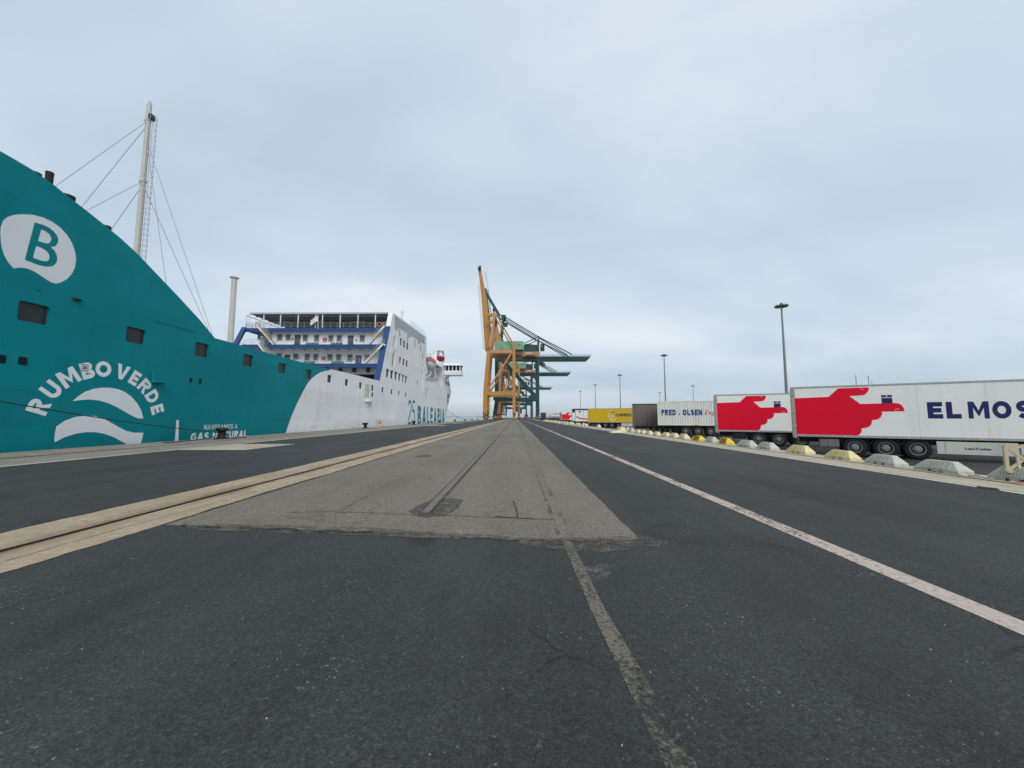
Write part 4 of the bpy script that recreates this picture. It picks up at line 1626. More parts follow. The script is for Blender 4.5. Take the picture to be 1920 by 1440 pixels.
m.obj('side_bracket', [M_WHITE], ferry)
a, b = S(284, 697), S(305, 719)
m = MB()
m.box(XS - 0.02, XS + 0.42, a.y + 0.05, b.y, b.z, b.z + 0.07)
m.prism([(XS, a.y, b.z), (XS + 0.35, a.y, b.z), (XS, a.y, a.z)], (0, 0.08, 0))
m.box(XS - 0.02, XS + 0.02, a.y, a.y + 0.32, b.z, a.z)
m.obj('hull_fairlead', [M_TEAL], ferry)
for x0, y0, x1, y1 in ((64, 541, 78, 545), (290, 602, 310, 607), (312, 608, 327, 611), (330, 612, 366, 622)):
    a, b = S(x0, y0), S(x1, y1)
    m = MB()
    m.beam((XS, a.y, a.z), (XS, b.y, b.z), 0.06, 0.05)
    m.obj('hull_eyebrow', [M_TEAL], ferry)
a = S(141, 560)
m = MB()
m.hexa([(XS - .02, a.y - .18, a.z - .09), (XS + .22, a.y - .1, a.z - .06), (XS + .22, a.y + .2, a.z - .06), (XS - .02, a.y + .22, a.z - .09),
        (XS - .02, a.y - .18, a.z + .07), (XS + .12, a.y - .1, a.z + .05), (XS + .12, a.y + .2, a.z + .05), (XS - .02, a.y + .22, a.z + .07)])
m.obj('hull_lamp', [M_CHASSIS], ferry)

# ---- livery
liv = MB()
N = Vector((1, 0, 0))
# disc with a wave cut from its foot
dp = [(0.5, 50), (1.5, 35), (6, 24), (14, 17), (27, 12.7), (42, 11.7), (60, 12.5), (80, 17.5), (98, 26), (112, 36), (125, 50), (134, 64), (140, 80), (142.3, 96),
      (140, 112), (134, 124), (125, 133.5), (114, 139.5), (105, 142), (96, 139.5), (86, 133.5), (75, 126), (64, 119), (52, 114), (42, 112), (34, 112), (26, 113.5), (16, 103), (8, 89), (3, 74)]
off = MB()
off.prism([S(x, 390 + y) for x, y in dp], (0.012, 0, 0))
off.obj('disc_emblem', [M_LIVERY], ferry)
bt, bb, br_ = S(64, 417), S(46, 487), S(109, 480)
bm_ = MB()
# the letter is traced on the plating so that its slant is kept
outer = [(64.5, 417), (80, 421.5), (92, 427), (101, 434.5), (107, 442.5), (109, 450), (107, 457), (103, 461.5), (94.5, 463), (102, 470), (106, 479), (107, 486), (105, 493), (100, 498), (93, 500), (83, 499.5), (72, 497), (60, 492.5), (46, 487)]
hole1 = [(76.5, 430), (85, 433.5), (92, 439), (95.7, 446), (95, 452), (90.5, 456.5), (83, 455.5), (70.8, 452)]
hole2 = [(67.2, 461), (77, 464.5), (86, 470), (91.5, 477), (92.3, 484), (90, 488.5), (86, 490), (76, 488.5), (61.2, 483)]


def bridge_holes(outer, holes, start):
    """one simple polygon from an outline and its counters, joined by hairline bridges from the stem"""
    poly = list(outer)
    for h in holes:
        # nearest pair
        best = min(((poly[i][0] - q[0]) ** 2 + (poly[i][1] - q[1]) ** 2, i, j) for i in range(len(poly)) for j, q in enumerate(h))
        _, i, j = best
        hh = h[j:] + h[:j]
        poly = poly[:i + 1] + hh + [hh[0]] + poly[i:]
    return poly


vs_, fs3 = [], []
bmx = bmesh.new()
lo_ = []
for loop in (outer, hole1, hole2):
    vv = [bmx.verts.new(S(x, y) + Vector((0.016, 0, 0))) for x, y in loop]
    lo_ += [bmx.edges.new((vv[i], vv[(i + 1) % len(vv)])) for i in range(len(vv))]
bmesh.ops.triangle_fill(bmx, use_beauty=True, use_dissolve=False, edges=lo_)
bmx.verts.index_update()
bm_.add([v.co.copy() for v in bmx.verts], [tuple(v.index for v in f.verts) for f in bmx.faces])
bmx.free()
bm_.obj('emblem_letter', [M_TEAL], ferry)

# words on an arc
ar = MB()
cy, cz, rad = 22.82, 1.1, 3.465
for chx, an in (('R', 161), ('U', 144), ('M', 126.9), ('B', 110.4), ('O', 96), ('V', 77.5), ('E', 63.2), ('R', 49.4), ('D', 34.7), ('E', 19.1)):
    wd = {'M': 1.02, 'O': 0.95, 'E': 0.62, 'V': 0.88, 'B': 0.74, 'R': 0.76, 'U': 0.78, 'D': 0.8}[chx] * 0.92
    ht = 0.92
    a = R(an)
    up = Vector((0, math.cos(a), math.sin(a)))
    rt = Vector((0, math.sin(a), -math.cos(a)))
    O = Vector((XS + 0.001, cy, cz)) + up * (rad - ht / 2) - rt * (wd / 2)
    bold(ar, chx, O, rt * wd, up * ht, N, 0.25 if chx != 'M' else 0.27)
ar.obj('arc_lettering', [M_LIVERY], ferry)


def z2(x, y):
    return x / 3.891, 490 + y / 3.891


wv1 = [(530, 1020), (570, 985), (620, 953), (680, 931), (740, 922), (800, 922), (860, 932), (915, 955), (960, 990), (1000, 1035), (1028, 1085), (1045, 1145),
       (1010, 1147), (970, 1130), (920, 1103), (860, 1068), (790, 1035), (720, 1015), (650, 1008), (590, 1012)]
wv2 = [(412, 1205), (470, 1165), (540, 1138), (610, 1127), (690, 1128), (760, 1150), (840, 1195), (920, 1238), (980, 1250), (1045, 1250), (1035, 1300), (1020, 1345),
       (960, 1350), (900, 1322), (830, 1283), (760, 1258), (690, 1246), (620, 1247), (550, 1258), (470, 1283), (397, 1320), (400, 1260)]
wv3 = [(565, 1366), (600, 1357), (640, 1354), (690, 1357), (740, 1372), (800, 1400), (700, 1420), (600, 1400)]
for wv in (wv1, wv2, wv3):
    m = MB()
    m.prism([S(*z2(*p)) for p in wv], (0.012, 0, 0))
    m.obj('wave_emblem', [M_LIVERY], ferry)
m = MB()
m.prism([S(331, 787.5), S(335, 787.3), S(334, 833), S(327.5, 833)], (0.012, 0, 0))
m.obj('livery_bar', [M_LIVERY], ferry)


def hull_word(name, body, x0, yt0, yb0, x1, yt1, yb1, mat, t=0.2, gap=0.16, slant=0.0):
    a, b = S(x0, yb0), S(x1, yb1)
    at, bt_ = S(x0, yt0), S(x1, yt1)
    m = MB()
    bold(m, body, Vector((XS + 0.001, a.y, (a.z + b.z) / 2)), (0, b.y - a.y, 0), (0, 0, (at.z - a.z + bt_.z - b.z) / 2), N, t, gap, 0.012, 0, slant)
    return m.obj(name, [mat], ferry)


hull_word('slogan_lettering', 'NAVEGAMOS A', 382, 796.5, 805.5, 444.5, 795, 803.5, M_LIVERY, 0.16, 0.2, 0.08)
hull_word('slogan_lettering', 'GAS NATURAL', 356, 811, 826.5, 462, 808, 820.5, M_LIVERY, 0.27, 0.14, 0.1)
hull_word('name_lettering', 'BALEARIA', 782.5, 761, 800, 833, 766.5, 794, M_TEAL, 0.24, 0.3)
hull_word('anniversary_lettering', '25', 764, 749, 797, 777.5, 750.5, 796, M_TEAL, 0.12, 0.1)

# ---- mast with ladder and stays, vent pipe, funnels
MY, MX = 34.0, on_y(268, 340, 34).x
mb_, mt_ = on_y(257, 500, MY), on_y(279.5, 196, MY)
m = MB()
m.tube((MX, MY, 6.4), (MX, MY, mt_.z), 0.28, 0.19, 14)
m.tube((MX, MY, mt_.z), (MX, MY, mt_.z + 0.3), 0.12, 0.1, 8)
mast = m.obj('mast', [M_MASTP], ferry, smooth=True)
lad = MB()
lx = MX + 0.34
zt_ = mt_.z - 1.0
for dx, dy in ((0.0, -0.18), (0.0, 0.18), (0.26, -0.34), (0.52, 0.0), (0.26, 0.34)):
    lad.tube((lx + dx, MY + dy, 6.4), (lx + dx - 0.09, MY + dy, zt_), 0.024, n=4)
z = 6.6
k = 0
while z < zt_:
    x0 = lx - 0.09 * (z - 6.4) / (zt_ - 6.4)
    lad.tube((x0, MY - 0.18, z), (x0, MY + 0.18, z), 0.018, n=4)
    lad.path([(x0, MY - 0.18, z), (x0 + 0.26, MY - 0.34, z), (x0 + 0.44, MY - 0.22, z), (x0 + 0.52, MY, z), (x0 + 0.44, MY + 0.22, z), (x0 + 0.26, MY + 0.34, z), (x0, MY + 0.18, z)], 0.02, 4)
    if k % 8 == 0:
        lad.tube((x0 - 0.2, MY, z), (x0, MY - 0.18, z), 0.02, n=4)
    z += 0.52
    k += 1
lad.obj('caged_ladder', [flat('ladder_grey', (0.44, 0.42, 0.42), 0.6)], mast)
for px0, py0, (px1, py1, Y1) in ((273, 226, (100, 352, 27)), (272, 234, (150, 392, 37)), (261, 340, (160, 396, 28)), (260, 347, (205, 436, 38)),
                                 (290, 262, (402, 640, 36)), (289, 262, (312, 535, 32)), (284, 345, (400, 640, 44))):
    p = on_y(px0, py0, MY)
    q = on_y(px1, py1, Y1)
    m = MB()
    m.tube((MX, MY, p.z), q, 0.022, n=5)
    so = m.obj('mast_stay', [flat('stay_wire', (0.30, 0.30, 0.33), 0.6)], mast)
for zpy in (226, 340):
    m = MB()
    z = on_y(270, zpy, MY).z
    m.tube((MX, MY, z - 0.1), (MX, MY, z + 0.1), 0.27 if zpy > 300 else 0.24, n=12)
    m.beam((MX - 0.42, MY, z), (MX + 0.42, MY, z), 0.06, 0.08)
    m.obj('stay_band', [M_MASTP], mast)
m = MB()
p = on_y(287, 216, MY)
m.box(p.x - 0.2, p.x + 0.05, MY - 0.25, MY + 0.2, p.z - 0.5, p.z)
m.obj('mast_lamp', [M_CHASSIS], mast)
vp = on_y(432, 640, 46)
vt = on_y(434, 522, 46)
m = MB()
m.tube((vp.x, 46, 6.4), (vp.x, 46, vt.z), 0.33, 0.30, 14)
m.lathe([(0.31, -0.05), (0.5, 0.04), (0.5, 0.12), (0.05, 0.16)], (vp.x, 46, vt.z), 14)
m.obj('vent_pipe', [M_MASTP], ferry, smooth=True)
for (x0, yt, w_, hx) in ((93.5, 324, 0.21, -2.2), (66, 325, 0.3, -2.0), (127, 368, 0.4, -2.4), (200, 425, 0.28, -2.4)):
    p = on_x(x0, yt, XS + hx)
    m = MB()
    m.tube((p.x, p.y, p.z - 3.5), p, w_ * 0.8, w_ * 0.8, 12)
    m.tube(p + Vector((0, 0, -0.12)), p + Vector((0, 0, 0.03)), w_ * 0.84, w_ * 0.84, 12)
    m.obj('exhaust_pipe', [M_FUNNEL], ferry, smooth=True)

# ---- boats in the recess (things of their own)


def boat(name, label, cat, c, L, w_, h, two):
    t = thing(name, label, cat, (c[0], c[1], c[2]))
    sec = 15
    low, upp = MB(), MB()
    vs_l, vs_u = [], []
    for i in range(sec):
        s = i / (sec - 1) * 2 - 1
        b = max(0.02, (1 - abs(s) ** 2.6)) * w_ / 2
        sheer = 0.12 * h * s * s
        keel = 0.42 * h * abs(s) ** 3.2
        for k in range(7):
            a = math.pi * k / 6
            vs_l.append((c[0] - b * math.cos(a), c[1] + s * L / 2, c[2] + h * 0.5 + sheer - (h * 0.5 + sheer - keel) * math.sin(a) ** 0.8))
        for k in range(7):
            a = math.pi * k / 6
            b2 = max(0.02, (1 - abs(s) ** 4)) * w_ / 2
            vs_u.append((c[0] - b2 * 0.98 * math.cos(a), c[1] + s * L / 2 * 0.98, c[2] + h * 0.5 + sheer + 0.03 + (h * 0.48) * math.sin(a) ** 0.7 * max(0.1, (1 - s ** 6))))
    F = [(i * 7 + k, i * 7 + k + 1, (i + 1) * 7 + k + 1, (i + 1) * 7 + k) for i in range(sec - 1) for k in range(6)]
    low.add(vs_l, F)
    low.obj('boat_hull', [two[0]], t, smooth=True)
    return t, vs_u, F, upp


t, vu, F, up_ = boat('lifeboat', 'orange topped white lifeboat hung in the ferry side recess', 'lifeboat', (XS - 1.0, rf.y + 9.5, on_x(810, 698, XS).z + 1.0), 9.0, 3.1, 3.7, (M_LIVERY,))
up_.add(vu, F)
up_.obj('boat_canopy', [M_ORANGE], t, smooth=True)
m = MB()
bz_ = t.location.z
m.box(t.location.x - 0.8, t.location.x + 0.8, t.location.y - 4.0, t.location.y - 2.6, bz_ + 3.2, bz_ + 4.4)
m.obj('steering_cupola', [M_LIVERY], t)
p = on_x(826, 678, XS + 0.3)
t, vu, F, up_ = boat('rescue_boat', 'small red open rescue boat hoisted above the lifeboat recess', 'rescue boat', (p.x, p.y, p.z), 4.6, 2.6, 2.6, (M_REDBOX,))
fr_ = MB()
for dy in (-0.9, 0.9):
    fr_.path([(p.x - 1.0, p.y + dy, p.z + 1.2), (p.x - 0.7, p.y + dy, p.z + 3.3), (p.x + 0.7, p.y + dy, p.z + 3.3), (p.x + 1.0, p.y + dy, p.z + 1.2)], 0.14, 6)
for dx in (-0.7, 0.7):
    fr_.tube((p.x + dx, p.y - 0.9, p.z + 3.3), (p.x + dx, p.y + 0.9, p.z + 3.3), 0.14, n=6)
fr_.obj('roll_frame', [M_REDBOX], t)
m = MB()
m.beam((XS - 4.0, p.y, p.z - 3), (XS - 2.0, p.y, p.z + 3.4), 0.4, 0.4)
m.beam((XS - 2.0, p.y, p.z + 3.4), (p.x, p.y, p.z + 4.0), 0.35, 0.35)
m.tube((p.x, p.y, p.z + 3.3), (p.x, p.y, p.z + 4.0), 0.06, n=6)
m.obj('rescue_davit', [M_LIVERY], ferry)

# ================================================================== QUAYSIDE CRANES
GRP_CR = 'ship to shore cranes on the quay'


def q6(zx, zy, Y):
    return on_y(860 + zx / 4.5, 480 + zy / 4.5, Y)


def bogie_set(parent, x, y, mat, mat2, sc=1.0):
    """sill end with equalising beams and wheels"""
    m = MB()
    m.beam((x, y - 5.5 * sc, 2.3), (x, y + 5.5 * sc, 2.3), 1.3 * sc, 1.0)
    m.beam((x, y - 1.5, 3.2), (x, y + 1.5, 3.2), 1.5 * sc, 1.2)
    o = m.obj('bogie', [mat], parent)
    for k in range(8):
        w_ = MB()
        w_.lathe([(0.3, -0.35), (0.5, -0.33), (0.5, 0.33), (0.3, 0.35)], (0, 0, 0), 14)
        me = None
        yy = y - 5.3 * sc + k * 10.6 * sc / 7
        ww = MB()
        ww.tube((x - 0.3, yy, 0.52), (x + 0.3, yy, 0.52), 0.5, n=12)
        ww.obj('bogie_wheel', [M_RUST], o)
    mot = MB()
    for k in range(4):
        yy = y - 4.6 * sc + k * 3.0 * sc
        mot.box(x - 1.3 * sc, x + 1.3 * sc, yy, yy + 1.2, 1.0, 2.0 + 0.5 * (k % 2))
    mot.obj('drive_motor', [mat2], o)
    return o


def walkway(parent, a, b, h=1.1, n=16, mat=None, name='walkway'):
    a, b = Vector(a), Vector(b)
    m = MB()
    m.beam(a, b, 0.9, 0.08)
    for k in (0.55, 1.1):
        m.tube(a + Vector((0, -0.45, k)), b + Vector((0, -0.45, k)), 0.05, n=4)
    for i in range(n + 1):
        c = a.lerp(b, i / n) + Vector((0, -0.45, 0))
        m.tube(c, c + Vector((0, 0, h)), 0.05, n=4)
    return m.obj(name, [mat or M_GALV], parent)


# ---- ochre crane
YY = 254.0
D = 22.0
cy_ = thing('quay_crane', 'ochre gantry crane with raised boom and pale green machinery house, nearest on the quay', 'crane', (-10, YY, 0), GRP_CR)


def Yq(zx, zy):
    return q6(zx, zy, YY)


for j, yo in enumerate((0, D)):
    off = Vector((0, yo, 0))
    kl, kt = Yq(226, 1140), Yq(254, 800)
    fl = Yq(222, 1345)
    m = MB()
    m.beam(Vector((fl.x, YY, 3.0)) + off, kl + off, 2.7, 2.8)
    m.beam(kl + off - Vector((0, 0, .2)), kt + off, 2.8, 2.6, w1=2.4, h1=2.4)
    m.obj('leg', [M_CRANE_Y], cy_)
    fr, tr_ = Yq(467, 1340), Yq(468, 745)
    m = MB()
    m.beam(Vector((fr.x, YY, 3.0)) + off, Vector((fr.x, YY, tr_.z)) + off, 1.9, 2.0)
    m.obj('leg', [M_CRANE_Y], cy_)
    m = MB()
    a, b = Yq(228, 1160), Yq(456, 1160)
    m.beam(a + off, b + off, 2.2, 2.5)
    m.obj('portal_beam', [M_CRANE_Y], cy_)
    m = MB()
    m.tube(Yq(238, 1142) + off, Yq(458, 800) + off, 0.62, n=10)
    m.obj('diagonal_brace', [M_CRANE_P], cy_)
    # A-frame above the girder
    m = MB()
    m.beam(Yq(262, 770) + off, Yq(303, 495) + off, 1.9, 2.3, w1=1.6, h1=1.9)
    m.obj('mast_leg', [M_CRANE_P], cy_)
    m = MB()
    m.tube(Yq(316, 490) + off * 0.9, Yq(462, 745) + off, 0.42, n=8)
    m.tube(Yq(324, 505) + off * 0.9, Yq(455, 742) + off, 0.32, n=8)
    m.obj('mast_backstay', [M_CRANE_Y], cy_)
    bogie_set(cy_, fl.x, YY + yo - 1, M_BOGIE, M_CRANE_Y)
    bogie_set(cy_, fr.x, YY + yo - 1, M_BOGIE, M_YELLOWS, 0.8)
for zx, zy in ((222, 1200), (467, 1200)):
    p = Yq(zx, zy)
    m = MB()
    m.beam((p.x, YY - 3, 5.2), (p.x, YY + D + 3, 5.2), 1.6, 2.0)
    m.obj('sill_beam', [M_CRANE_Y], cy_)
    m = MB()
    m.beam((p.x + 0.5, YY, Yq(230, 1160).z), (p.x + 0.5, YY + D, Yq(230, 1160).z), 1.6, 2.0)
    m.obj('tie_beam', [M_CRANE_Y], cy_)
for yo in (D * 0.5 - 3.2, D * 0.5 + 3.2):
    a, b = Yq(250, 806), Yq(690, 806)
    m = MB()
    m.beam((a.x, YY + yo, a.z), (b.x, YY + yo, b.z), 1.4, 2.3)
    m.obj('girder', [M_CRANE_P], cy_)
    # raised boom, one box girder each side
    m = MB()
    p0_, p1_, p2_ = Yq(240, 775), Yq(205, 320), Yq(169, 82)
    for (s, e, w0, w1_) in ((p0_, p1_, 4.1, 3.5), (p1_, p2_, 3.5, 1.9)):
        s2, e2 = Vector((s.x, YY + yo, s.z)), Vector((e.x, YY + yo, e.z))
        m.beam(s2, e2, 1.3, w0, 0, (1, 0, 0), 1.2, w1_)
    m.obj('boom', [M_CRANE_Y], cy_)
# front transverse girders that face the camera
for yo in (0.0, D):
    a, b = Yq(262, 806), Yq(472, 806)
    m = MB()
    m.beam((a.x, YY + yo, a.z), (b.x, YY + yo, b.z), 1.2, 2.3)
    m.obj('cross_girder', [M_CRANE_P], cy_)
m = MB()
a, b = Yq(235, 497), Yq(325, 497)
for yo in (0, D * 0.9):
    m.beam((a.x, YY + yo, a.z), (b.x, YY + yo, b.z), 1.5, 2.0)
m.beam((b.x - 1.6, YY, b.z), (b.x - 1.6, YY + D * .9, b.z), 1.5, 1.8)
m.obj('mast_head', [M_CRANE_Y], cy_)
a, b = Yq(302, 788), Yq(550, 712)
m = MB()
m.box(a.x, b.x, YY + 2.4, YY + D - 2.4, a.z + 0.3, b.z)
hs = m.obj('machinery_house', [M_HOUSE_G], cy_, bevel=0.08)
for i in range(14):
    m = MB()
    x = a.x + 0.7 + i * (b.x - a.x - 1.0) / 14
    m.box(x, x + 0.08, YY + 2.33, YY + 2.4, a.z + 0.4, b.z - 0.2)
    m.obj('cladding_rib', [M_HOUSE_G], hs)
for zx, zy in ((408, 735), (362, 772), (510, 745)):
    p = Yq(zx, zy)
    m = MB()
    m.box(p.x - 0.35, p.x + 0.35, YY + 2.3, YY + 2.41, p.z - 0.4, p.z + 0.4)
    m.obj('house_vent', [M_CHASSIS], hs)
m = MB()
p = Yq(335, 690)
m.hexa([(p.x - 2.2, YY + 5, p.z - 2), (p.x + 2.2, YY + 5, p.z - 2), (p.x + 2.2, YY + 9, p.z - 2), (p.x - 2.2, YY + 9, p.z - 2),
        (p.x - 1.3, YY + 5.6, p.z + 2.4), (p.x + 1.2, YY + 5.6, p.z + 2.4), (p.x + 1.2, YY + 8.4, p.z + 2.4), (p.x - 1.3, YY + 8.4, p.z + 2.4)])
m.obj('winch_tower', [M_CRANE_Y], cy_)
# white maker's panel on the girder
a, b = Yq(571, 809), Yq(622, 799)
m = MB()
m.box(a.x, b.x, YY + D * 0.5 - 3.95, YY + D * 0.5 - 3.91, a.z, b.z)
m.obj('girder_panel', [flat('pale_panel', (0.66, 0.56, 0.48), 0.6)], cy_)
m = MB()
p = Yq(169, 72)
m.box(p.x - 1.1, p.x + 0.9, YY + 4.5, YY + 12.5, p.z - 0.9, p.z + 0.2)
m.box(p.x - 0.3, p.x + 0.9, YY + 6, YY + 8, p.z + 0.2, p.z + 1.8)
m.obj('boom_tip', [M_CHASSIS], cy_)
# boom stairs and rails
m = MB()
for sx, c0, c1, n in ((-1, (208, 770), (165, 215), 46), (1, (245, 330), (205, 105), 22)):
    a, b = Yq(*c0), Yq(*c1)
    yb = YY + D * 0.5 - 4.2
    a, b = Vector((a.x, yb, a.z)), Vector((b.x, yb, b.z))
    if sx > 0:
        a, b = Yq(247, 320), Yq(213, 100)
        a, b = Vector((a.x, yb + 2, a.z)), Vector((b.x, yb + 2, b.z))
    for o2 in (0, 0.85):
        m.tube(a + Vector((o2 * -0.9 * sx * -1, 0, 0)), b + Vector((o2 * -0.9 * sx * -1, 0, 0)), 0.07, n=4)
    for i in range(n):
        c = a.lerp(b, i / (n - 1))
        m.tube(c, c + Vector((0.8 * sx, 0, 0.1)), 0.05, n=4)
m.obj('boom_ladder', [flat('ladder_brown', (0.20, 0.15, 0.12), 0.7)], cy_)
walkway(cy_, Yq(275, 818) + Vector((0, 0.2, -0.6)), Yq(690, 818) + Vector((0, 0.2, -0.6)), mat=M_CRANE_Y, n=20)
a, b = Yq(480, 1315), Yq(495, 1265)
m = MB()
m.box(a.x, b.x + 0.5, YY + 0.5, YY + 3.5, a.z, b.z)
m.obj('electrical_cabin', [M_RUST], cy_)
# a hanging stair tower along the sea leg
m = MB()
for i in range(9):
    z0 = 6 + i * 3.6
    x = Yq(262, 1000).x
    s = 1 if i % 2 else -1
    m.beam((x - 1.1 * s, YY + 4, z0), (x + 1.1 * s, YY + 4, z0 + 3.4), 0.7, 0.12)
    m.box(x - 1.6, x + 1.6, YY + 3.4, YY + 4.6, z0 - 0.05, z0 + 0.03)
    m.tube((x - 1.1 * s, YY + 3.6, z0 + 1), (x + 1.1 * s, YY + 3.6, z0 + 4.4), 0.05, n=4)
m.obj('leg_stairs', [M_CRANE_Y], cy_)
# diagonal in the far bay
m = MB()
m.beam(Yq(378, 835) + Vector((0, D, 0)), Yq(450, 1085) + Vector((0, D, 0)), 1.2, 1.4)
m.obj('diagonal_brace', [M_CRANE_Y], cy_)
# trolley under the girder with the driver's cabin
m = MB()
p = Yq(610, 835)
m.box(p.x - 3, p.x + 3, YY + 4, YY + 13, p.z - 0.8, p.z + 0.6)
m.obj('trolley', [M_CHASSIS], cy_)

c2 = copy_tree(cy_)
c2.location = (-10 + 4.1, 356, 0)
c2['label'] = 'second ochre gantry crane, its pale green house showing below the first girder'
c3 = copy_tree(cy_)
c3.location = (-10 - 1.0, 660, 0)
c3['label'] = 'farthest ochre gantry crane, small behind the other cranes'

# ---- green crane
YG = 287.0
DG = 18.0
cg = thing('quay_crane', 'dark green gantry crane with the longest landside girder, behind the nearest ochre crane', 'crane', (0, YG, 0), GRP_CR)


def Gq(zx, zy):
    return q6(zx, zy, YG)


XLg, XRg = Gq(300, 1300).x, Gq(671, 1300).x
zgt, zgb = Gq(600, 836).z, Gq(600, 872).z
zg = (zgt + zgb) / 2
zp = Gq(480, 1198).z
for j, yo in enumerate((0, DG)):
    off = Vector((0, yo, 0))
    m = MB()
    m.beam((XLg, YG + yo, 3), (XLg + 1.6, YG + yo, zp - 1.5), 2.0, 2.0, 0, (0, 1, 0), 2.0, 5.2)
    m.beam((XLg + 1.4, YG + yo, zp - 1.6), (XLg + 1.4, YG + yo, zg), 2.0, 3.0, 0, (0, 1, 0), 2.0, 2.6)
    m.obj('leg', [M_CRANE_G], cg)
    m = MB()
    zk = Gq(671, 1290).z
    m.beam((XRg, YG + yo, 3), (XRg, YG + yo, zk), 1.8, 1.6, 0, (0, 1, 0), 1.8, 3.0)
    m.beam((XRg, YG + yo, zk - .01), (XRg, YG + yo, zp - 2.0), 1.8, 3.0, 0, (0, 1, 0), 1.8, 2.4)
    m.beam((XRg, YG + yo, zp - 2.1), (XRg, YG + yo, zg), 1.8, 2.4, 0, (0, 1, 0), 1.8, 2.4)
    m.obj('leg', [M_CRANE_G], cg)
    m = MB()
    a, b = Gq(292, 1198), Gq(680, 1198)
    m.beam(a + off, b + off, 1.9, 3.6)
    m.obj('portal_beam', [M_CRANE_G], cg)
    m = MB()
    m.beam(Gq(348, 850) + off, Gq(660, 1185) + off, 1.2, 1.5)
    m.obj('diagonal_brace', [M_CRANE_G], cg)
    m = MB()
    m.beam(Gq(338, 850) + off, Gq(376, 500) + off * 0.75, 1.7, 2.6, 0, (0, 1, 0), 1.5, 1.9)
    m.obj('mast_leg', [M_CRANE_G], cg)
    m = MB()
    m.beam(Gq(388, 512) + off * 0.7, Gq(672, 682) + off * 0.7, 0.55, 0.75)
    m.beam(Gq(672, 682) + off * 0.7, Gq(958, 832) + off * 0.7, 0.55, 0.75)
    m.beam(Gq(395, 533) + off * 0.6, Gq(664, 692) + off * 0.6, 0.5, 0.6)
    m.beam(Gq(680, 694) + off * 0.6, Gq(915, 832) + off * 0.6, 0.5, 0.6)
    m.obj('backstay', [M_CRANE_G], cg)
    m = MB()
    m.beam(Gq(675, 676) + off * 0.7, Gq(675, 838) + off * 0.7, 0.9, 0.9)
    m.beam(Gq(552, 738) + off * 0.7, Gq(668, 684) + off * 0.7, 0.6, 0.6)
    m.obj('stay_post', [M_CRANE_G], cg)
    m = MB()
    m.beam(Gq(222, 285) + off * 0.5, Gq(352, 505) + off * 0.7, 0.7, 1.0)
    m.obj('forestay', [M_CRANE_G], cg)
    bogie_set(cg, XLg, YG + yo - 1, M_BOGIE, M_YELLOWS)
    bogie_set(cg, XRg, YG + yo - 1, M_BOGIE, M_CONC_PALE, 0.9)
for x in (XLg, XRg):
    m = MB()
    m.beam((x, YG - 2, 5.0), (x, YG + DG + 2, 5.0), 1.7, 1.8)
    m.obj('sill_beam', [M_CRANE_G], cg)
    m = MB()
    m.beam((x + (1.4 if x < 0 else 0), YG, zp + 0.4), (x + (1.4 if x < 0 else 0), YG + DG, zp + 0.4), 1.6, 2.2)
    m.obj('tie_beam', [M_CRANE_G], cg)
for yo in (DG * 0.5 - 3, DG * 0.5 + 3):
    a, b = Gq(330, 852), Gq(1108, 852)
    h = zgt - zgb
    m = MB()
    m.prism([(a.x, YG + yo, zgb), (b.x - 1.0, YG + yo, zgb), (b.x + 1.8, YG + yo, zgt - 0.3), (b.x + 1.8, YG + yo, zgt), (a.x, YG + yo, zgt)], (0, 1.3, 0))
    m.obj('girder', [M_CRANE_G], cg)
    m = MB()
    s, e_ = Gq(278, 800), Gq(222, 250)
    m.beam((s.x, YG + yo, s.z), (e_.x, YG + yo, e_.z), 1.2, 2.0, 0, (1, 0, 0), 1.1, 1.2)
    m.obj('boom', [M_CRANE_G], cg)
m = MB()
s, e_ = Gq(268, 520), Gq(228, 250)
for i in range(12):
    p = s.lerp(e_, i / 12)
    qv = s.lerp(e_, (i + 1) / 12)
    yb = YG + DG * .5
    m.tube((p.x - 1.0, yb, p.z), (qv.x + 1.0, yb, qv.z), 0.14, n=4)
    m.tube((p.x + 1.0, yb, p.z), (qv.x - 1.0, yb, qv.z), 0.14, n=4)
m.tube((s.x + 1, yb, s.z), (e_.x + 1, yb, e_.z), 0.16, n=4)
m.tube((s.x - 1, yb, s.z), (e_.x - 1, yb, e_.z), 0.16, n=4)
m.obj('boom_lattice', [M_CRANE_G], cg)
m = MB()
a = Gq(376, 505)
m.box(a.x - 1.6, a.x + 1.9, YG, YG + DG * 0.75, a.z - 1.2, a.z + 0.9)
m.box(a.x + 0.6, a.x + 3.2, YG + 3, YG + 6, a.z - 7.2, a.z - 4.6)
m.obj('mast_head', [M_CRANE_G], cg)
a, b = Gq(552, 836), Gq(668, 738)
m = MB()
m.prism([(a.x, YG + 3, a.z), (b.x, YG + 3, a.z), (b.x, YG + 3, b.z - 0.6), (a.x + 1.5, YG + 3, b.z + 0.4), (a.x, YG + 3, b.z - 0.4)], (0, 11, 0))
m.obj('machinery_house', [M_CRANE_G], cg)
a, b = Gq(693, 792), Gq(726, 738)
m = MB()
m.box(a.x, b.x, YG + 2, YG + 6, a.z, b.z)
cb_ = m.obj('service_cabin', [M_CHASSIS], cg)
m = MB()
m.box(a.x + 0.5, a.x + 1.4, YG + 1.95, YG + 2, b.z - 2.2, b.z - 1.2)
m.obj('cabin_window', [M_GLASS_L], cb_)
walkway(cg, Gq(680, 836) + Vector((0, 3, 0)), Gq(1125, 836) + Vector((0, 3, 0)), mat=M_CRANE_G, n=26)
m = MB()
p = Gq(690, 872)
m.box(p.x - 2.5, p.x + 2.5, YG + 3, YG + 12, p.z - 2.4, p.z - 0.2)
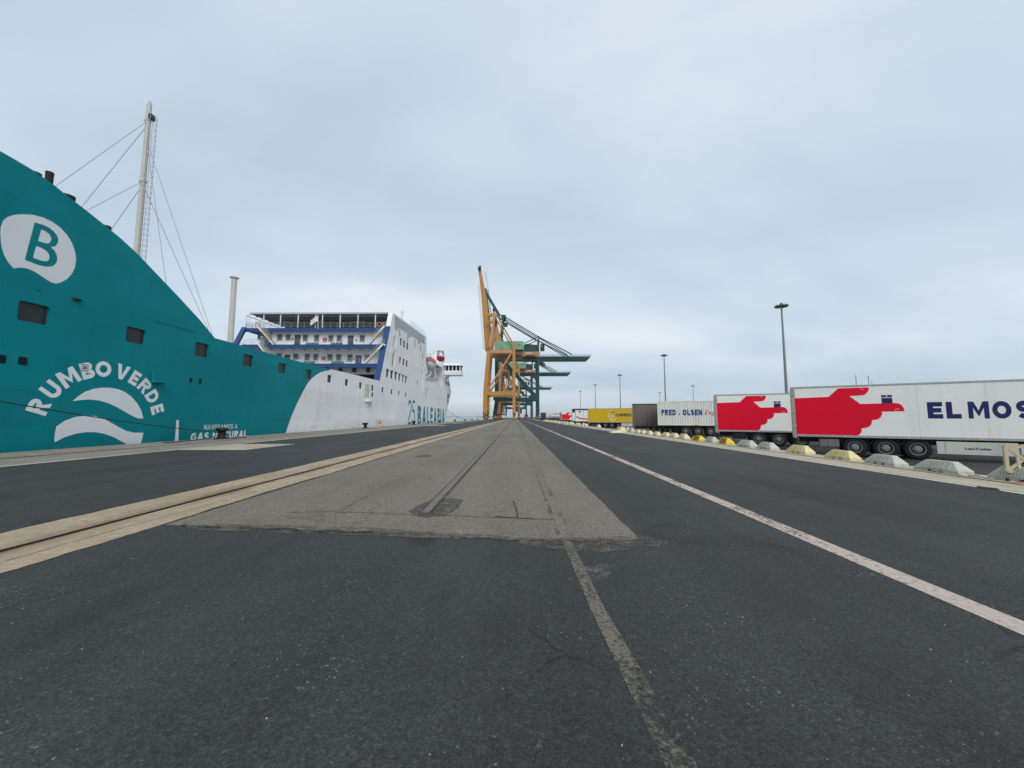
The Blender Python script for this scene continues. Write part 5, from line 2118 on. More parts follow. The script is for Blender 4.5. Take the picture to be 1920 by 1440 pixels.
m.box(p.x + 1.2, p.x + 3.6, YG + 2, YG + 5, p.z - 5.0, p.z - 2.4)
m.obj('trolley', [M_RUST], cg)
for zx0, zx1, mt in ((478, 510, M_CRANE_P), (522, 562, flat('portal_sign_white', (0.55, 0.58, 0.58), 0.5)), (405, 450, flat('portal_sign_white', (0.55, 0.58, 0.58), 0.5)), (573, 590, flat('portal_sign_white', (0.55, 0.58, 0.58), 0.5))):
    a, b = Gq(zx0, 1196), Gq(zx1, 1184)
    m = MB()
    m.box(a.x, b.x, YG - 1.06, YG - 0.96, a.z, b.z)
    m.obj('portal_sign', [mt], cg)
g2 = copy_tree(cg)
g2.location = (0, 395, 0)
g2['label'] = 'second dark green gantry crane, its girder reaching out below the longest one'
g3 = copy_tree(cg)
g3.location = (0, 600, 0)
g3['label'] = 'farthest dark green gantry crane with the shortest looking girder'

# ================================================================== HIGH MAST LAMPS
LH = 25.5


def lamp_proto():
    t = thing('light_mast', 'x', 'lamp', (0, 0, 0), 'tall light masts in the lorry yard')
    m = MB()
    m.tube((0, 0, 0), (0, 0, LH), 0.34, 0.15, 12)
    m.tube((0, 0, 0), (0, 0, 0.08), 0.6, 0.6, 12)
    m.obj('pole', [M_LAMP], t, smooth=True)
    m = MB()
    n = 24
    for i in range(n):
        a, b = 2 * math.pi * i / n, 2 * math.pi * (i + 1) / n
        m.beam((0.82 * math.cos(a), 0.82 * math.sin(a), LH), (0.82 * math.cos(b), 0.82 * math.sin(b), LH), 0.1, 0.14)
    for i in range(4):
        a = math.pi / 2 * i
        m.beam((0, 0, LH), (0.82 * math.cos(a), 0.82 * math.sin(a), LH), 0.08, 0.1)
    m.tube((0, 0, LH - 0.3), (0, 0, LH + 0.55), 0.3, 0.2, 10)
    ring = m.obj('lamp_ring', [M_LAMPHEAD], t)
    fl = MB()
    fl.hexa([(-0.28, -0.2, -0.42), (0.28, -0.2, -0.42), (0.28, 0.24, -0.3), (-0.28, 0.24, -0.3), (-0.24, -0.16, -0.1), (0.24, -0.16, -0.1), (0.24, 0.2, 0.02), (-0.24, 0.2, 0.02)])
    me = fl.mesh('floodlight', [M_LAMPHEAD])
    for i in range(10):
        a = 2 * math.pi * (i + 0.3) / 10
        link('floodlight', me, t, (1.0 * math.cos(a), 1.0 * math.sin(a), LH + 0.02), (1, 1, 1), (0, 0, a - math.pi / 2))
    return t


lp = lamp_proto()
LZt = DROP + LH
spots = [((1465, 572), 'nearest and tallest light mast, rising behind the first white trailers'), ((1245, 665), 'light mast rising behind the white container'),
         ((1162, 702), 'light mast rising behind the right part of the yellow trailer'), ((1116, 720.5), 'light mast rising behind the left part of the yellow trailer'),
         ((1088, 733), 'small light mast left of the yellow trailer, nearest the cranes'), ((1299, 722.5), 'distant thin light mast behind the white container text'),
         ((1237, 735), 'farthest smallest light mast just left of the mast behind the container')]
for i, (p, lab) in enumerate(spots):
    o = lp if i == 0 else copy_tree(lp)
    o.location = on_z(p[0], p[1] + 1, LZt) - Vector((0, 0, LH))
    o['label'] = lab

# ================================================================== LORRY TRAILERS
GRP_TR = 'trailers parked slantwise along the quay'
FLOOR, TOP = 1.06, 3.82
HW = 2.5


def on_face(px, py, o, phi):
    """sight line to the upright face through o that runs along direction phi; returns trailer-local (x, z)"""
    r_ = ray(px, py)
    n = Vector((math.sin(phi), -math.cos(phi), 0))
    t = (Vector((o[0], o[1], 0)) - Vector((0, 0, EYE))).dot(n) / r_.dot(n)
    p = Vector((0, 0, EYE)) + r_ * t
    d = Vector((math.cos(phi), math.sin(phi), 0))
    return (p - Vector((o[0], o[1], 0))).dot(d), p.z - DROP


# wheel, axis along local y
wt = MB()
wt.lathe([(0.30, 0.02), (0.42, 0.0), (0.50, 0.03), (0.525, 0.08), (0.525, 0.30), (0.50, 0.35), (0.42, 0.38), (0.30, 0.36)], (0, 0, 0), 28, axis='Y')
ME_TYRE = wt.mesh('tyre', [M_DARK], smooth=True)
wr = MB()
wr.lathe([(0.305, 0.005), (0.30, -0.01), (0.275, -0.008), (0.262, 0.03)], (0, 0, 0), 28, 0, 'Y')
wr.lathe([(0.262, 0.03), (0.235, 0.11), (0.20, 0.115)], (0, 0, 0), 28, 1, 'Y')
wr.lathe([(0.20, 0.115), (0.185, 0.05), (0.155, 0.035), (0.12, 0.035), (0.11, -0.02), (0.06, -0.03), (0.0005, -0.03)], (0, 0, 0), 28, 0, 'Y')
for k in range(10):
    a = 2 * math.pi * k / 10
    wr.tube((0.175 * math.cos(a), 0.03, 0.175 * math.sin(a)), (0.175 * math.cos(a), 0.1, 0.175 * math.sin(a)), 0.017, n=6, mi=0)
    wr.tube((0.137 * math.cos(a), 0.015, 0.137 * math.sin(a)), (0.137 * math.cos(a), 0.05, 0.137 * math.sin(a)), 0.012, n=6, mi=1)
ME_RIM = wr.mesh('rim', [M_RIM, M_CHASSIS])


def wheel(parent, x, y, flip=False):
    w_ = link('wheel', ME_TYRE, parent, (x, y, 0.525))
    rm = bpy.data.objects.new('rim', ME_RIM)
    C.objects.link(rm)
    rm.parent = w_
    rm.location = (0, 0.02, 0)
    if flip:
        w_.rotation_euler = (0, 0, math.pi)
    return w_


def undercarriage(t, L, axles, far=True, mud=True, guard=None):
    m = MB()
    for y in (0.7, 1.8):
        m.box(0.3, L - 0.6, y - 0.08, y + 0.08, 0.72, FLOOR - 0.002)
    for i in range(int(L / 1.6)):
        m.box(0.5 + i * 1.6, 0.6 + i * 1.6, 0.12, HW - 0.12, 0.9, FLOOR - 0.003)
    for x in axles:
        m.tube((x, 0.2, 0.525), (x, HW - 0.2, 0.525), 0.09, n=8)
        m.box(x - 0.45, x + 0.35, 0.62, 0.78, 0.5, 0.72)
    m.box(0.02, 0.14, 0.1, HW - 0.1, 0.42, 0.56)
    m.box(0.06, 0.14, 0.5, 0.62, 0.5, 0.9)
    m.box(0.06, 0.14, HW - 0.62, HW - 0.5, 0.5, 0.9)
    ch_ = m.obj('chassis', [M_CHASSIS], t)
    for x in axles:
        wheel(t, x, 0.06)
        if far:
            wheel(t, x, HW - 0.06, True)
        if mud:
            g_ = MB()
            pts = [(x + 0.6 * math.cos(a), 0.1, 0.53 + 0.6 * math.sin(a)) for a in [R(d) for d in range(20, 165, 18)]]
            for i in range(len(pts) - 1):
                g_.beam((pts[i][0], 0.28, pts[i][2]), (pts[i + 1][0], 0.28, pts[i + 1][2]), 0.4, 0.03, 0, (0, 0, 1))
            g_.box(x - 0.66, x - 0.63, 0.08, 0.46, 0.28, 0.75)
            g_.obj('mudguard', [M_CHASSIS], t)
    lg = MB()
    xl = L - 3.0
    for y in (0.35, HW - 0.35):
        lg.box(xl - 0.07, xl + 0.07, y - 0.07, y + 0.07, 0.0, FLOOR - 0.02)
        lg.box(xl - 0.18, xl + 0.18, y - 0.14, y + 0.14, -0.001, 0.05)
    lg.obj('landing_leg', [M_CHASSIS], t)
    return ch_


def box_body(t, L, mat, top=TOP, name='box_body', rear=0.16):
    m = MB()
    m.box(rear, L, 0, HW, FLOOR, top)
    b = m.obj(name, [mat], t, bevel=0.02)
    m = MB()
    m.box(rear, L, -0.022, -0.001, FLOOR - 0.03, FLOOR + 0.09)
    m.obj('side_rail', [M_ALU], b)
    m = MB()
    m.box(rear, L, -0.018, -0.001, top - 0.07, top + 0.012)
    m.obj('roof_rail', [M_ALU], b)
    m = MB()
    m.box(0, rear - 0.004, -0.03, HW + 0.03, FLOOR - 0.12, top + 0.02)
    rf_ = m.obj('rear_frame', [paint('rear_frame_grey', (0.36, 0.35, 0.33), 0.5, 0.15, 1.5, 0.3)], t, bevel=0.015)
    for z in (FLOOR + 0.5, FLOOR + 1.35, top - 0.45):
        m = MB()
        m.box(-0.03, rear + 0.02, -0.06, -0.031, z, z + 0.12)
        m.obj('door_hinge', [M_ALU], rf_)
    return b


def place(t, o, phi):
    t.location = (o[0], o[1], DROP)
    t.rotation_euler = (0, 0, phi)


def z8(zx, zy):
    return 1320 + zx / 3.2, 700 + zy / 3.2


O1, PH1 = (15.87, 22.31), R(-34.5)
HAND8 = [(540, 150), (748, 141), (803, 91), (985, 84), (989, 92), (985, 106), (976, 119), (958, 131), (872, 136), (938, 184), (1150, 178), (1170, 181), (1185, 190), (1197, 205), (1204, 227),
         (1067, 230), (1069, 246), (1060, 264), (1045, 274), (1028, 279), (1008, 280), (1007, 300), (996, 316), (978, 326), (947, 329), (946, 346), (938, 362), (924, 372), (905, 377), (880, 378), (549, 372)]
HAND = [on_face(*z8(*p), O1, PH1) for p in HAND8]
BADGE = [on_face(*z8(*p), O1, PH1) for p in ((1063, 131), (1127, 127), (1127, 178), (1067, 180))]


def hand_livery(t, body, words=True):
    m = MB()
    m.prism([(x, -0.001, z) for x, z in HAND], (0, -0.006, 0))
    h = m.obj('hand_emblem', [M_HANDRED], body)
    for (ax, az) in ((940, 88), (1152, 220)):
        c_ = on_face(*z8(ax + 12, az - 3), O1, PH1)
        n_ = MB()
        pts = [(c_[0] + 0.09 * math.cos(a), -0.009, c_[1] + 0.10 * math.sin(a)) for a in [R(d) for d in range(170, 300, 18)]]
        if az > 150:
            pts = [(c_[0] + 0.12 * math.cos(a), -0.009, c_[1] - 0.09 + 0.12 * math.sin(a)) for a in [R(d) for d in range(60, 180, 18)]]
        n_.path(pts, 0.008, 4)
        n_.obj('nail_line', [M_TRWHITE], h)
    x0, x1 = BADGE[0][0], BADGE[1][0]
    z1, z0 = BADGE[0][1], BADGE[3][1]
    m = MB()
    zm = z1 - (z1 - z0) * 0.28
    m.box(x0, x1, -0.009, -0.001, z0, zm - 0.03)
    m.box(x0, (x0 + x1) / 2 - 0.02, -0.009, -0.001, zm + 0.01, z1)
    m.box((x0 + x1) / 2 + 0.02, x1, -0.009, -0.001, zm + 0.01, z1)
    m.obj('blue_badge', [M_NAVY], body)
    if words:
        m = MB()
        for wd, a, b, c, d in (('EL', 1345, 1548, 173, 271), ('MO', 1590, 1851, 169, 271)):
            p, q = on_face(*z8(a, d), O1, PH1), on_face(*z8(b, d), O1, PH1)
            t_ = on_face(*z8(a, c), O1, PH1)
            bold(m, wd, (p[0], -0.001, p[1]), (q[0] - p[0], 0, 0), (0, 0, t_[1] - p[1]), (0, -1, 0), 0.27, 0.16, 0.005)
        p = on_face(*z8(1880, 271), O1, PH1)
        hgt = t_[1] - on_face(*z8(1590, 271), O1, PH1)[1]
        bold(m, 'SCA', (p[0], -0.001, p[1]), ((q[0] - on_face(*z8(1590, 271), O1, PH1)[0]) / 2.26 * 2.94, 0, 0), (0, 0, hgt), (0, -1, 0), 0.27, 0.16, 0.005)
        m.obj('side_lettering', [M_NAVY], body)


M_SEAM = flat('panel_seam_grey', (0.60, 0.60, 0.58), 0.5)


def hand_trailer(label, o, phi, axles, skirt=None, words=True, L=13.6):
    t = thing('lorry_trailer', label, 'trailer', (0, 0, 0), GRP_TR)
    b = box_body(t, L, M_TRWHITE)
    hand_livery(t, b, words)
    undercarriage(t, L, axles)
    # pallet box behind the rear bumper
    grey_box = paint('tool_box_grey', (0.16, 0.17, 0.165), 0.55, 0.15, 2) if skirt else M_CHASSIS
    m = MB()
    m.box(1.15, 2.0, 0.06, 0.6, 0.5, 0.92)
    m.obj('tool_box', [grey_box], t, bevel=0.02)
    m = MB()
    for i in range(3):
        m.box(1.25 + i * 0.32, 1.27 + i * 0.32, 0.03, 0.059, 0.52, 0.9)
    m.obj('box_latch', [M_ALU if skirt else M_CHASSIS], t)
    for k in range(5):
        sm_ = MB()
        sm_.box(2.85 + k * 2.25, 2.862 + k * 2.25, -0.0035, -0.0005, FLOOR + 0.1, TOP - 0.08)
        sm_.obj('panel_seam', [M_SEAM], b)
    for k in range(5):
        lm = MB()
        lm.box(2.2 + k * 2.4, 2.34 + k * 2.4, -0.04, -0.0225, FLOOR - 0.02, FLOOR + 0.035)
        lm.obj('side_marker', [M_YELLOWS], t)
    if skirt:
        m = MB()
        m.box(skirt[0], skirt[1], 0.02, 0.06, 0.34, 0.94)
        sk = m.obj('side_skirt', [M_TRSKIRT], t, bevel=0.015)
        m = MB()
        m.box(skirt[0] + 0.28, skirt[0] + 0.3, 0.012, 0.019, 0.36, 0.92)
        m.obj('skirt_seam', [M_ALU], sk)
        m = MB()
        xm = skirt[0] + (skirt[1] - skirt[0]) * 0.36
        write(m, 'LeciTrailer', (xm, 0.019, 0.58), (0.85, 0, 0), (0, 0, 0.11), (0, -1, 0), 0.03, 0, 0.004)
        m.obj('skirt_lettering', [M_NAVY], sk)
        m = MB()
        m.box(skirt[1] + 0.06, L - 0.3, 0.025, 0.06, 0.4, 0.9)
        m.obj('side_skirt', [M_TRSKIRT], t, bevel=0.015)
    place(t, o, phi)
    return t


ax1 = [on_face(p, 842, (O1[0], O1[1]), PH1)[0] for p in (1604, 1662, 1722)]
sk1 = (on_face(1757, 840, O1, PH1)[0], on_face(1911, 840, O1, PH1)[0])
hand_trailer('large white trailer with red pointing hand and navy lettering, nearest at the right edge', O1, PH1, ax1, sk1)
O2, PH2 = (15.28, 29.73), R(-26)
ax2 = [on_face(p, 825, O2, PH2)[0] for p in (1423, 1461)]
ax2.append(ax2[1] + 1.31)
hand_trailer('white trailer with red pointing hand, second from the right, partly hidden by the nearest one', O2, PH2, ax2)

# ---- white container on a chassis
O3, PH3 = (16.62, 45.38), R(-20)
t = thing('container_trailer', 'white corrugated container with blue and red lettering on a black trailer', 'trailer', (0, 0, 0), GRP_TR)
L3, c0, c1 = 12.2, 1.16, 3.97
cb = MB()
n = 44
pitch = (L3 - 0.3) / n
pts = []
for i in range(n):
    x = 0.15 + i * pitch
    pts += [(x, 0.045), (x + pitch * 0.35, 0.045), (x + pitch * 0.5, 0.01), (x + pitch * 0.85, 0.01)]
pts.append((L3 - 0.15, 0.045))
k = len(pts)
cb.add([(x, y, c0 + 0.12) for x, y in pts] + [(x, y, c1 - 0.1) for x, y in pts], [(i, i + 1, k + i + 1, k + i) for i in range(k - 1)])
cb.box(0.1, L3 - 0.1, 0.06, HW - 0.06, c0 + 0.05, c1 - 0.06)
body = cb.obj('container_body', [M_CONTW], t)
fr = MB()
for x in (0, L3 - 0.16):
    for y in (0, HW - 0.16):
        fr.box(x, x + 0.16, y, y + 0.16, c0, c1)
for y in (0.001, HW - 0.1):
    fr.box(0.16, L3 - 0.16, y, y + 0.08, c0, c0 + 0.14)
    fr.box(0.16, L3 - 0.16, y, y + 0.06, c1 - 0.1, c1 - 0.004)
fr.obj('container_frame', [M_CONTW], t, bevel=0.01)
for i in range(22):
    m = MB()
    x = 0.4 + i * 0.54
    m.box(x, x + 0.2, 0.02, 0.3, c1 - 0.004, c1 + 0.03)
    m.obj('roof_corrugation', [M_CONTW], body)


def z7(zx, zy):
    return 980 + zx / 5.189, 700 + zy / 5.189


def face_word(parent, name, body_, a, b, c, d, o, phi, mat, bld, shear=0.0, y=-0.001):
    p, q = on_face(*z7(a, d), o, phi), on_face(*z7(b, d), o, phi)
    u = on_face(*z7(a, c), o, phi)
    m = MB()
    if shear:
        write(m, body_, (p[0], y, p[1]), (q[0] - p[0], 0, 0), (0, 0, u[1] - p[1]), (0, -1, 0), bld, shear, 0.008)
    else:
        bold(m, body_, (p[0], y, p[1]), (q[0] - p[0], 0, 0), (0, 0, u[1] - p[1]), (0, -1, 0), bld, 0.2, 0.01)
    return m.obj(name, [mat], parent)


face_word(body, 'side_lettering', 'FRED . OLSEN', 1352, 1748, 353, 408, O3, PH3, M_PRINTBLUE, 0.28, y=0.01)
face_word(body, 'script_lettering', 'Express', 1770, 2010, 355, 418, O3, PH3, M_REDPRINT, -0.008, 0.35, y=0.01)
pl_ = on_face(*z7(1655, 505), O3, PH3)
m = MB()
m.box(pl_[0], pl_[0] + 0.65, -0.012, 0.0, c0 + 0.02, c0 + 0.12)
m.obj('yellow_plate', [M_YELLOWS], body)
ax3 = [on_face(p, 811, O3, PH3)[0] for p in (1286, 1309, 1333)]
undercarriage(t, L3 + 0.3, ax3)
place(t, O3, PH3)

# ---- grimy curtain trailer
O4, PH4 = (15.0, 49.77), R(-19)
t = thing('curtain_trailer', 'grimy brown grey curtain side trailer beside the white container', 'trailer', (0, 0, 0), GRP_TR)
cb = MB()
n = 60
L4 = 13.6
pts = []
for i in range(n + 1):
    x = 0.12 + (L4 - 0.12) * i / n
    pts.append((x, 0.02 + 0.022 * math.sin(i * 2.1) + 0.012 * math.sin(i * 0.7)))
k = len(pts)
cb.add([(x, y, FLOOR - 0.12) for x, y in pts] + [(x, y * 0.6, (FLOOR + TOP) / 2) for x, y in pts] + [(x, 0.01, TOP - 0.1) for x, y in pts],
       [(r0 * k + i, r0 * k + i + 1, (r0 + 1) * k + i + 1, (r0 + 1) * k + i) for r0 in range(2) for i in range(k - 1)])
cb.box(0.1, L4, 0.07, HW, FLOOR, TOP - 0.12)
cur = cb.obj('curtain', [M_TARP], t)
m = MB()
m.box(0, L4, -0.01, HW, TOP - 0.1, TOP)
m.obj('roof_rail', [M_CHASSIS], t)
m = MB()
m.box(-0.02, 0.1, 0, HW, FLOOR - 0.15, TOP - 0.102)
m.obj('rear_door', [paint('grimy_door', (0.22, 0.20, 0.18), 0.6, 0.2, 1)], t)
for i in range(9):
    m = MB()
    x = 0.5 + i * 0.62
    m.box(x, x + 0.05, -0.03, -0.005, FLOOR - 0.16, FLOOR + 0.35)
    m.obj('curtain_strap', [M_CHASSIS], cur)
undercarriage(t, L4, [on_face(1226.6, 805, O4, PH4)[0] , on_face(1226.6, 805, O4, PH4)[0] + 1.31, on_face(1226.6, 805, O4, PH4)[0] + 2.62])
place(t, O4, PH4)

# ---- yellow trailer
O5, PH5 = (14.55, 78.09), R(-27)
t = thing('postal_trailer', 'bright yellow box trailer with pale horn emblem and dark lettering', 'trailer', (0, 0, 0), GRP_TR)
b = box_body(t, 13.6, M_POST, rear=0.1)


def z6b(zx, zy):
    return on_face(1090 + zx / 12, 755 + zy / 12, O5, PH5)


p, q, u = z6b(770, 310), z6b(1180, 310), z6b(770, 245)
m = MB()
bold(m, 'CORREOS', (p[0], -0.001, p[1]), (q[0] - p[0], 0, 0), (0, 0, u[1] - p[1]), (0, -1, 0), 0.27, 0.14, 0.008, 0, 0.15)
m.obj('side_lettering', [M_NAVY], b)
em = MB()
cxy = z6b(700, 320)
sx_ = (z6b(800, 320)[0] - cxy[0]) / 100
sz_ = (z6b(700, 220)[1] - cxy[1]) / 100
for (r0, a0, a1, wdt) in ((78, 170, 370, 34), (42, 0, 300, 20), (15, 0, 330, 14)):
    P = [(cxy[0] + r0 * sx_ * math.cos(R(a)), -0.004, cxy[1] - 10 * sz_ + r0 * sz_ * math.sin(R(a)) * 0.95) for a in range(a0, a1 + 1, 14)]
    for i in range(len(P) - 1):
        em.beam(P[i], P[i + 1], 0.008, wdt * sz_, 0, (0, 0, 1))
em.prism([(cxy[0] - 120 * sx_, -0.001, cxy[1] + 40 * sz_), (cxy[0] - 92 * sx_, -0.001, cxy[1] - 20 * sz_), (cxy[0] - 55 * sx_, -0.001, cxy[1] + 5 * sz_), (cxy[0] - 70 * sx_, -0.001, cxy[1] + 45 * sz_)], (0, -0.006, 0))
for k in range(3):
    P = [(cxy[0] + (-45 + k * 12 + 42 * math.cos(R(a))) * sx_, -0.004, cxy[1] + (105 + 45 * math.sin(R(a))) * sz_) for a in range(80 - k * 30, 260, 20)]
    for i in range(len(P) - 1):
        em.beam(P[i], P[i + 1], 0.008, 20 * sz_, 0, (0, 0, 1))
em.obj('horn_emblem', [M_PALEYEL], b)
crn = MB()
for dx in (-24, -8, 8, 24):
    for dzz in (100, 122):
        x, z = cxy[0] + (18 + dx) * sx_, cxy[1] + (dzz - abs(dx) * 0.4) * sz_
        crn.box(x - 7 * sx_, x + 7 * sx_, -0.006, -0.001, z - 8 * sz_, z + 8 * sz_)
crn.box(cxy[0] + 8 * sx_, cxy[0] + 28 * sx_, -0.006, -0.001, cxy[1] + 128 * sz_, cxy[1] + 150 * sz_)
crn.obj('crown_emblem', [paint('olive_print', (0.22, 0.18, 0.06), 0.5, 0.1, 2)], b)
undercarriage(t, 13.6, [2.2, 3.5, 4.8])
m = MB()
xs_ = z6b(900, 500)[0]
m.box(xs_, xs_ + 4, 0.02, 0.06, 0.35, 0.95)
m.obj('side_skirt', [M_TRSKIRT], t)
place(t, O5, PH5)

# ---- more trailers beyond, smaller in the photograph


def plain_trailer(name, label, o, phi, mat, extra=None, L=13.6, top=TOP):
    t = thing(name, label, 'trailer', (0, 0, 0), GRP_TR)
    b = box_body(t, L, mat, top)
    undercarriage(t, L, [2.3, 3.6, 4.9], far=False)
    if extra:
        extra(t, b)
    place(t, o, phi)
    return t


def swoosh(t, b):
    m = MB()
    m.prism([(0.3, -0.001, 2.35), (1.4, -0.001, 1.95), (3.4, -0.001, 1.75), (3.4, -0.001, 1.45), (1.4, -0.001, 1.6), (0.3, -0.001, 2.0)], (0, -0.008, 0))
    m.obj('red_swoosh', [paint('faded_red_print', (0.45, 0.10, 0.13), 0.5, 0.1, 1)], b)
    m = MB()
    m.box(0.9, 1.45, -0.009, -0.001, 3.2, 3.55)
    m.obj('green_badge', [flat('green_badge_print', (0.02, 0.16, 0.15), 0.5)], b)
    m = MB()
    m.box(2.05, 2.12, -0.012, -0.001, FLOOR + 0.1, TOP - 0.1)
    m.obj('panel_post', [M_ALU], b)


def navyband(t, b):
    m = MB()
    m.box(0.2, 13.5, -0.008, -0.001, 3.3, 4.22)
    m.obj('navy_band', [M_NAVY], b)
    m = MB()
    m.box(2.6, 4.2, -0.014, -0.009, 3.72, 3.9)
    m.obj('band_print', [M_TRWHITE], b)


o6 = on_y(1078, 780, 95)
plain_trailer('box_trailer', 'white box trailer with red swoosh just left of the yellow trailer', (o6.x, 95), R(-20), M_TRWHITE, swoosh)
o7 = on_y(1072, 780, 101)
plain_trailer('box_trailer', 'taller trailer with navy band along its top behind the swoosh trailer', (o7.x, 101), R(-20), M_TRWHITE, navyband, top=4.3)
o8 = on_y(1052.5, 780, 141)
hand_trailer('small distant white trailer with red pointing hand, left of the navy banded trailer', (o8.x, 141), R(8), [2.3, 3.6, 4.9], None, False)

# ---- tank trailer and navy tractor far along the row
t = thing('tank_trailer', 'distant silver tank trailer beside the small red hand trailer', 'trailer', (0, 0, 0), GRP_TR)
tk = MB()
n = 18
pr = [(0.05, 0), (0.7, 0.08), (1.05, 0.3), (1.15, 0.6), (1.15, 10.0), (1.05, 10.3), (0.7, 10.5), (0.05, 10.6)]
vs_, fs_2 = [], []
for r0, x in pr:
    for k in range(n):
        a = 2 * math.pi * k / n
        vs_.append((x, 1.25 + r0 * math.cos(a), 2.35 + r0 * math.sin(a)))
for i in range(len(pr) - 1):
    for k in range(n):
        fs_2.append((i * n + k, i * n + (k + 1) % n, (i + 1) * n + (k + 1) % n, (i + 1) * n + k))
tk.add(vs_, fs_2)
tk.obj('tank_shell', [M_TANK], t, smooth=True)
for k in range(4):
    m = MB()
    m.box(1.4 + k * 2.4, 1.52 + k * 2.4, 0.08, 2.42, 1.4, 3.52)
    m.obj('tank_band', [M_ALU], t)
m = MB()
m.box(2, 8.6, 0.8, 1.7, 3.5, 3.7)
m.obj('roof_walkway', [M_ALU], t)
undercarriage(t, 10.6, [2.0, 3.3, 4.6], far=False)
ot = on_y(1027, 780, 172)
place(t, (ot.x, 172), R(-8))

t = thing('tractor_unit', 'distant dark navy lorry tractor beside the last crane leg', 'lorry', (0, 0, 0))
m = MB()
m.hexa([(-1.2, 0, 1.0), (1.2, 0, 1.0), (1.2, 2.2, 1.0), (-1.2, 2.2, 1.0), (-1.2, 0.15, 3.6), (1.2, 0.15, 3.6), (1.2, 2.2, 3.8), (-1.2, 2.2, 3.8)])
cabn = m.obj('cab', [M_NAVYCAB], t, bevel=0.06)
m = MB()
m.hexa([(-1.05, -0.03, 2.1), (1.05, -0.03, 2.1), (1.05, 0.1, 2.1), (-1.05, 0.1, 2.1), (-1.0, 0.07, 3.0), (1.0, 0.07, 3.0), (1.0, 0.2, 3.0), (-1.0, 0.2, 3.0)])
m.obj('windscreen', [M_GLASS], cabn)
m = MB()
m.box(-1.15, 1.15, -0.05, 0.2, 0.4, 1.0)
m.obj('bumper', [M_NAVYCAB], t)
m = MB()
m.box(-0.4, 0.4, 2.2, 6.0, 0.7, 1.0)
m.obj('chassis', [M_CHASSIS], t)
for y in (1.3, 4.6):
    for s in (-1.2, 0.85):
        m = MB()
        m.tube((s, y, 0.5), (s + 0.35, y, 0.5), 0.5, n=16)
        m.obj('wheel', [M_DARK], t)
ot = on_y(1019, 780, 178)
t.location = (ot.x, 178, DROP if ot.x > 17.3 else yard_z(ot.x))

# ================================================================== BARRIERS ALONG THE RAIL
BX = 13.28


def barrier_mesh(L, Wd, H, striped=False):
    """hip ended concrete block with ribbed sides and two drain slots"""
    m = MB()
    hb_ = H * 0.26
    e = L * 0.2
    # foot with two slots
    xs = [-L / 2, -L * 0.16, -L * 0.06, L * 0.06, L * 0.16, L / 2]
    segs = [(-L / 2, -L * 0.17), (-L * 0.08, L * 0.08), (L * 0.17, L / 2)]
    for a, b in segs:
        m.box(-Wd / 2, Wd / 2, a, b, 0, hb_ * 0.75)
    m.box(-Wd / 2, Wd / 2, -L / 2, L / 2, hb_ * 0.75, hb_)
    tw = Wd * 0.17
    m.hexa([(-Wd / 2, -L / 2, hb_), (Wd / 2, -L / 2, hb_), (Wd / 2, L / 2, hb_), (-Wd / 2, L / 2, hb_),
            (-tw, -L / 2 + e, H), (tw, -L / 2 + e, H), (tw, L / 2 - e, H), (-tw, L / 2 - e, H)])
    # ribs on the long slopes
    n = 6 if striped else 11
    for i in range(n):
        y = -L / 2 + e * 0.95 + (L - 1.9 * e) * (i + 0.5) / n
        for s in (-1, 1):
            p = Vector((s * Wd * 0.482, y, hb_ + 0.02))
            q = Vector((s * (tw + 0.024), y, H - 0.03))
            mi = 1 if (striped and i % 2 == 0) else 0
            if mi:
                m.box(min(s * Wd * 0.49, s * Wd * 0.515), max(s * Wd * 0.49, s * Wd * 0.515), y - 0.05, y + 0.05, hb_ * 0.3, hb_ * 1.1, 1)
            m.beam(p, q, 0.05 if not mi else 0.11, 0.03 if not mi else 0.045, mi, (s, 0, 0.3))
    return m


GRP_B = 'low concrete barriers along the crane rail'
bm1 = barrier_mesh(1.2, 0.47, 0.36)
ME_B = {}
for key, mt in (('g', M_BARRIER_GREY), ('y', M_BARRIER_YELLOW), ('c', M_BARRIER_CREAM)):
    ME_B[key] = bm1.mesh('concrete_barrier', [mt])
ME_B['s'] = barrier_mesh(1.2, 0.47, 0.36, True).mesh('concrete_barrier', [M_BARRIER_BRIGHT, M_BLACKPAINT])
NEAR = [(1904, 'g', 'grey ribbed concrete barrier half hidden by the beige stand at the right edge'),
        (1760, 'g', 'largest grey ribbed concrete barrier, below the end of the trailer skirt'),
        (1656, 'g', 'grey ribbed concrete barrier in front of the third trailer wheel'),
        (1577, 'y', 'faded yellow barrier in front of the first trailer wheel'),
        (1495, 'y', 'faded yellow barrier under the rear corner of the nearest trailer'),
        (1435, 'g', 'grey barrier in front of the second trailer wheels, right of its twin'),
        (1400, 'g', 'grey barrier in front of the second trailer wheels, left of its twin'),
        (1358, 's', 'yellow barrier with black stripes, the nearer of two'),
        (1332, 'g', 'grey barrier between the two black striped yellow barriers'),
        (1308, 's', 'yellow barrier with black stripes, the farther of two'),
        (1282, 'c', 'cream barrier just beyond the farther striped barrier'),
        (1265, 'c', 'second cream barrier beyond the farther striped barrier'),
        (1248, 'c', 'third cream barrier beyond the farther striped barrier'),
        (1233, 'c', 'fourth cream barrier beyond the farther striped barrier'),
        (1219, 'c', 'fifth cream barrier beyond the striped pair, below the container left end'),
        (1207, 'c', 'cream barrier below the grimy curtain trailer, nearer of two'),
        (1196, 'c', 'cream barrier below the grimy curtain trailer, farther of two')]
for i, (px, key, lab) in enumerate(NEAR):
    y = on_x(px, 800, BX).y
    o = link('concrete_barrier', ME_B[key], None, (BX + random.uniform(-0.1, 0.1), y, 0.006), (random.uniform(0.95, 1.06), random.uniform(0.96, 1.05), random.uniform(0.93, 1.05)), (0, 0, random.uniform(-0.07, 0.07)))
    tag(o, lab, 'barrier', GRP_B)
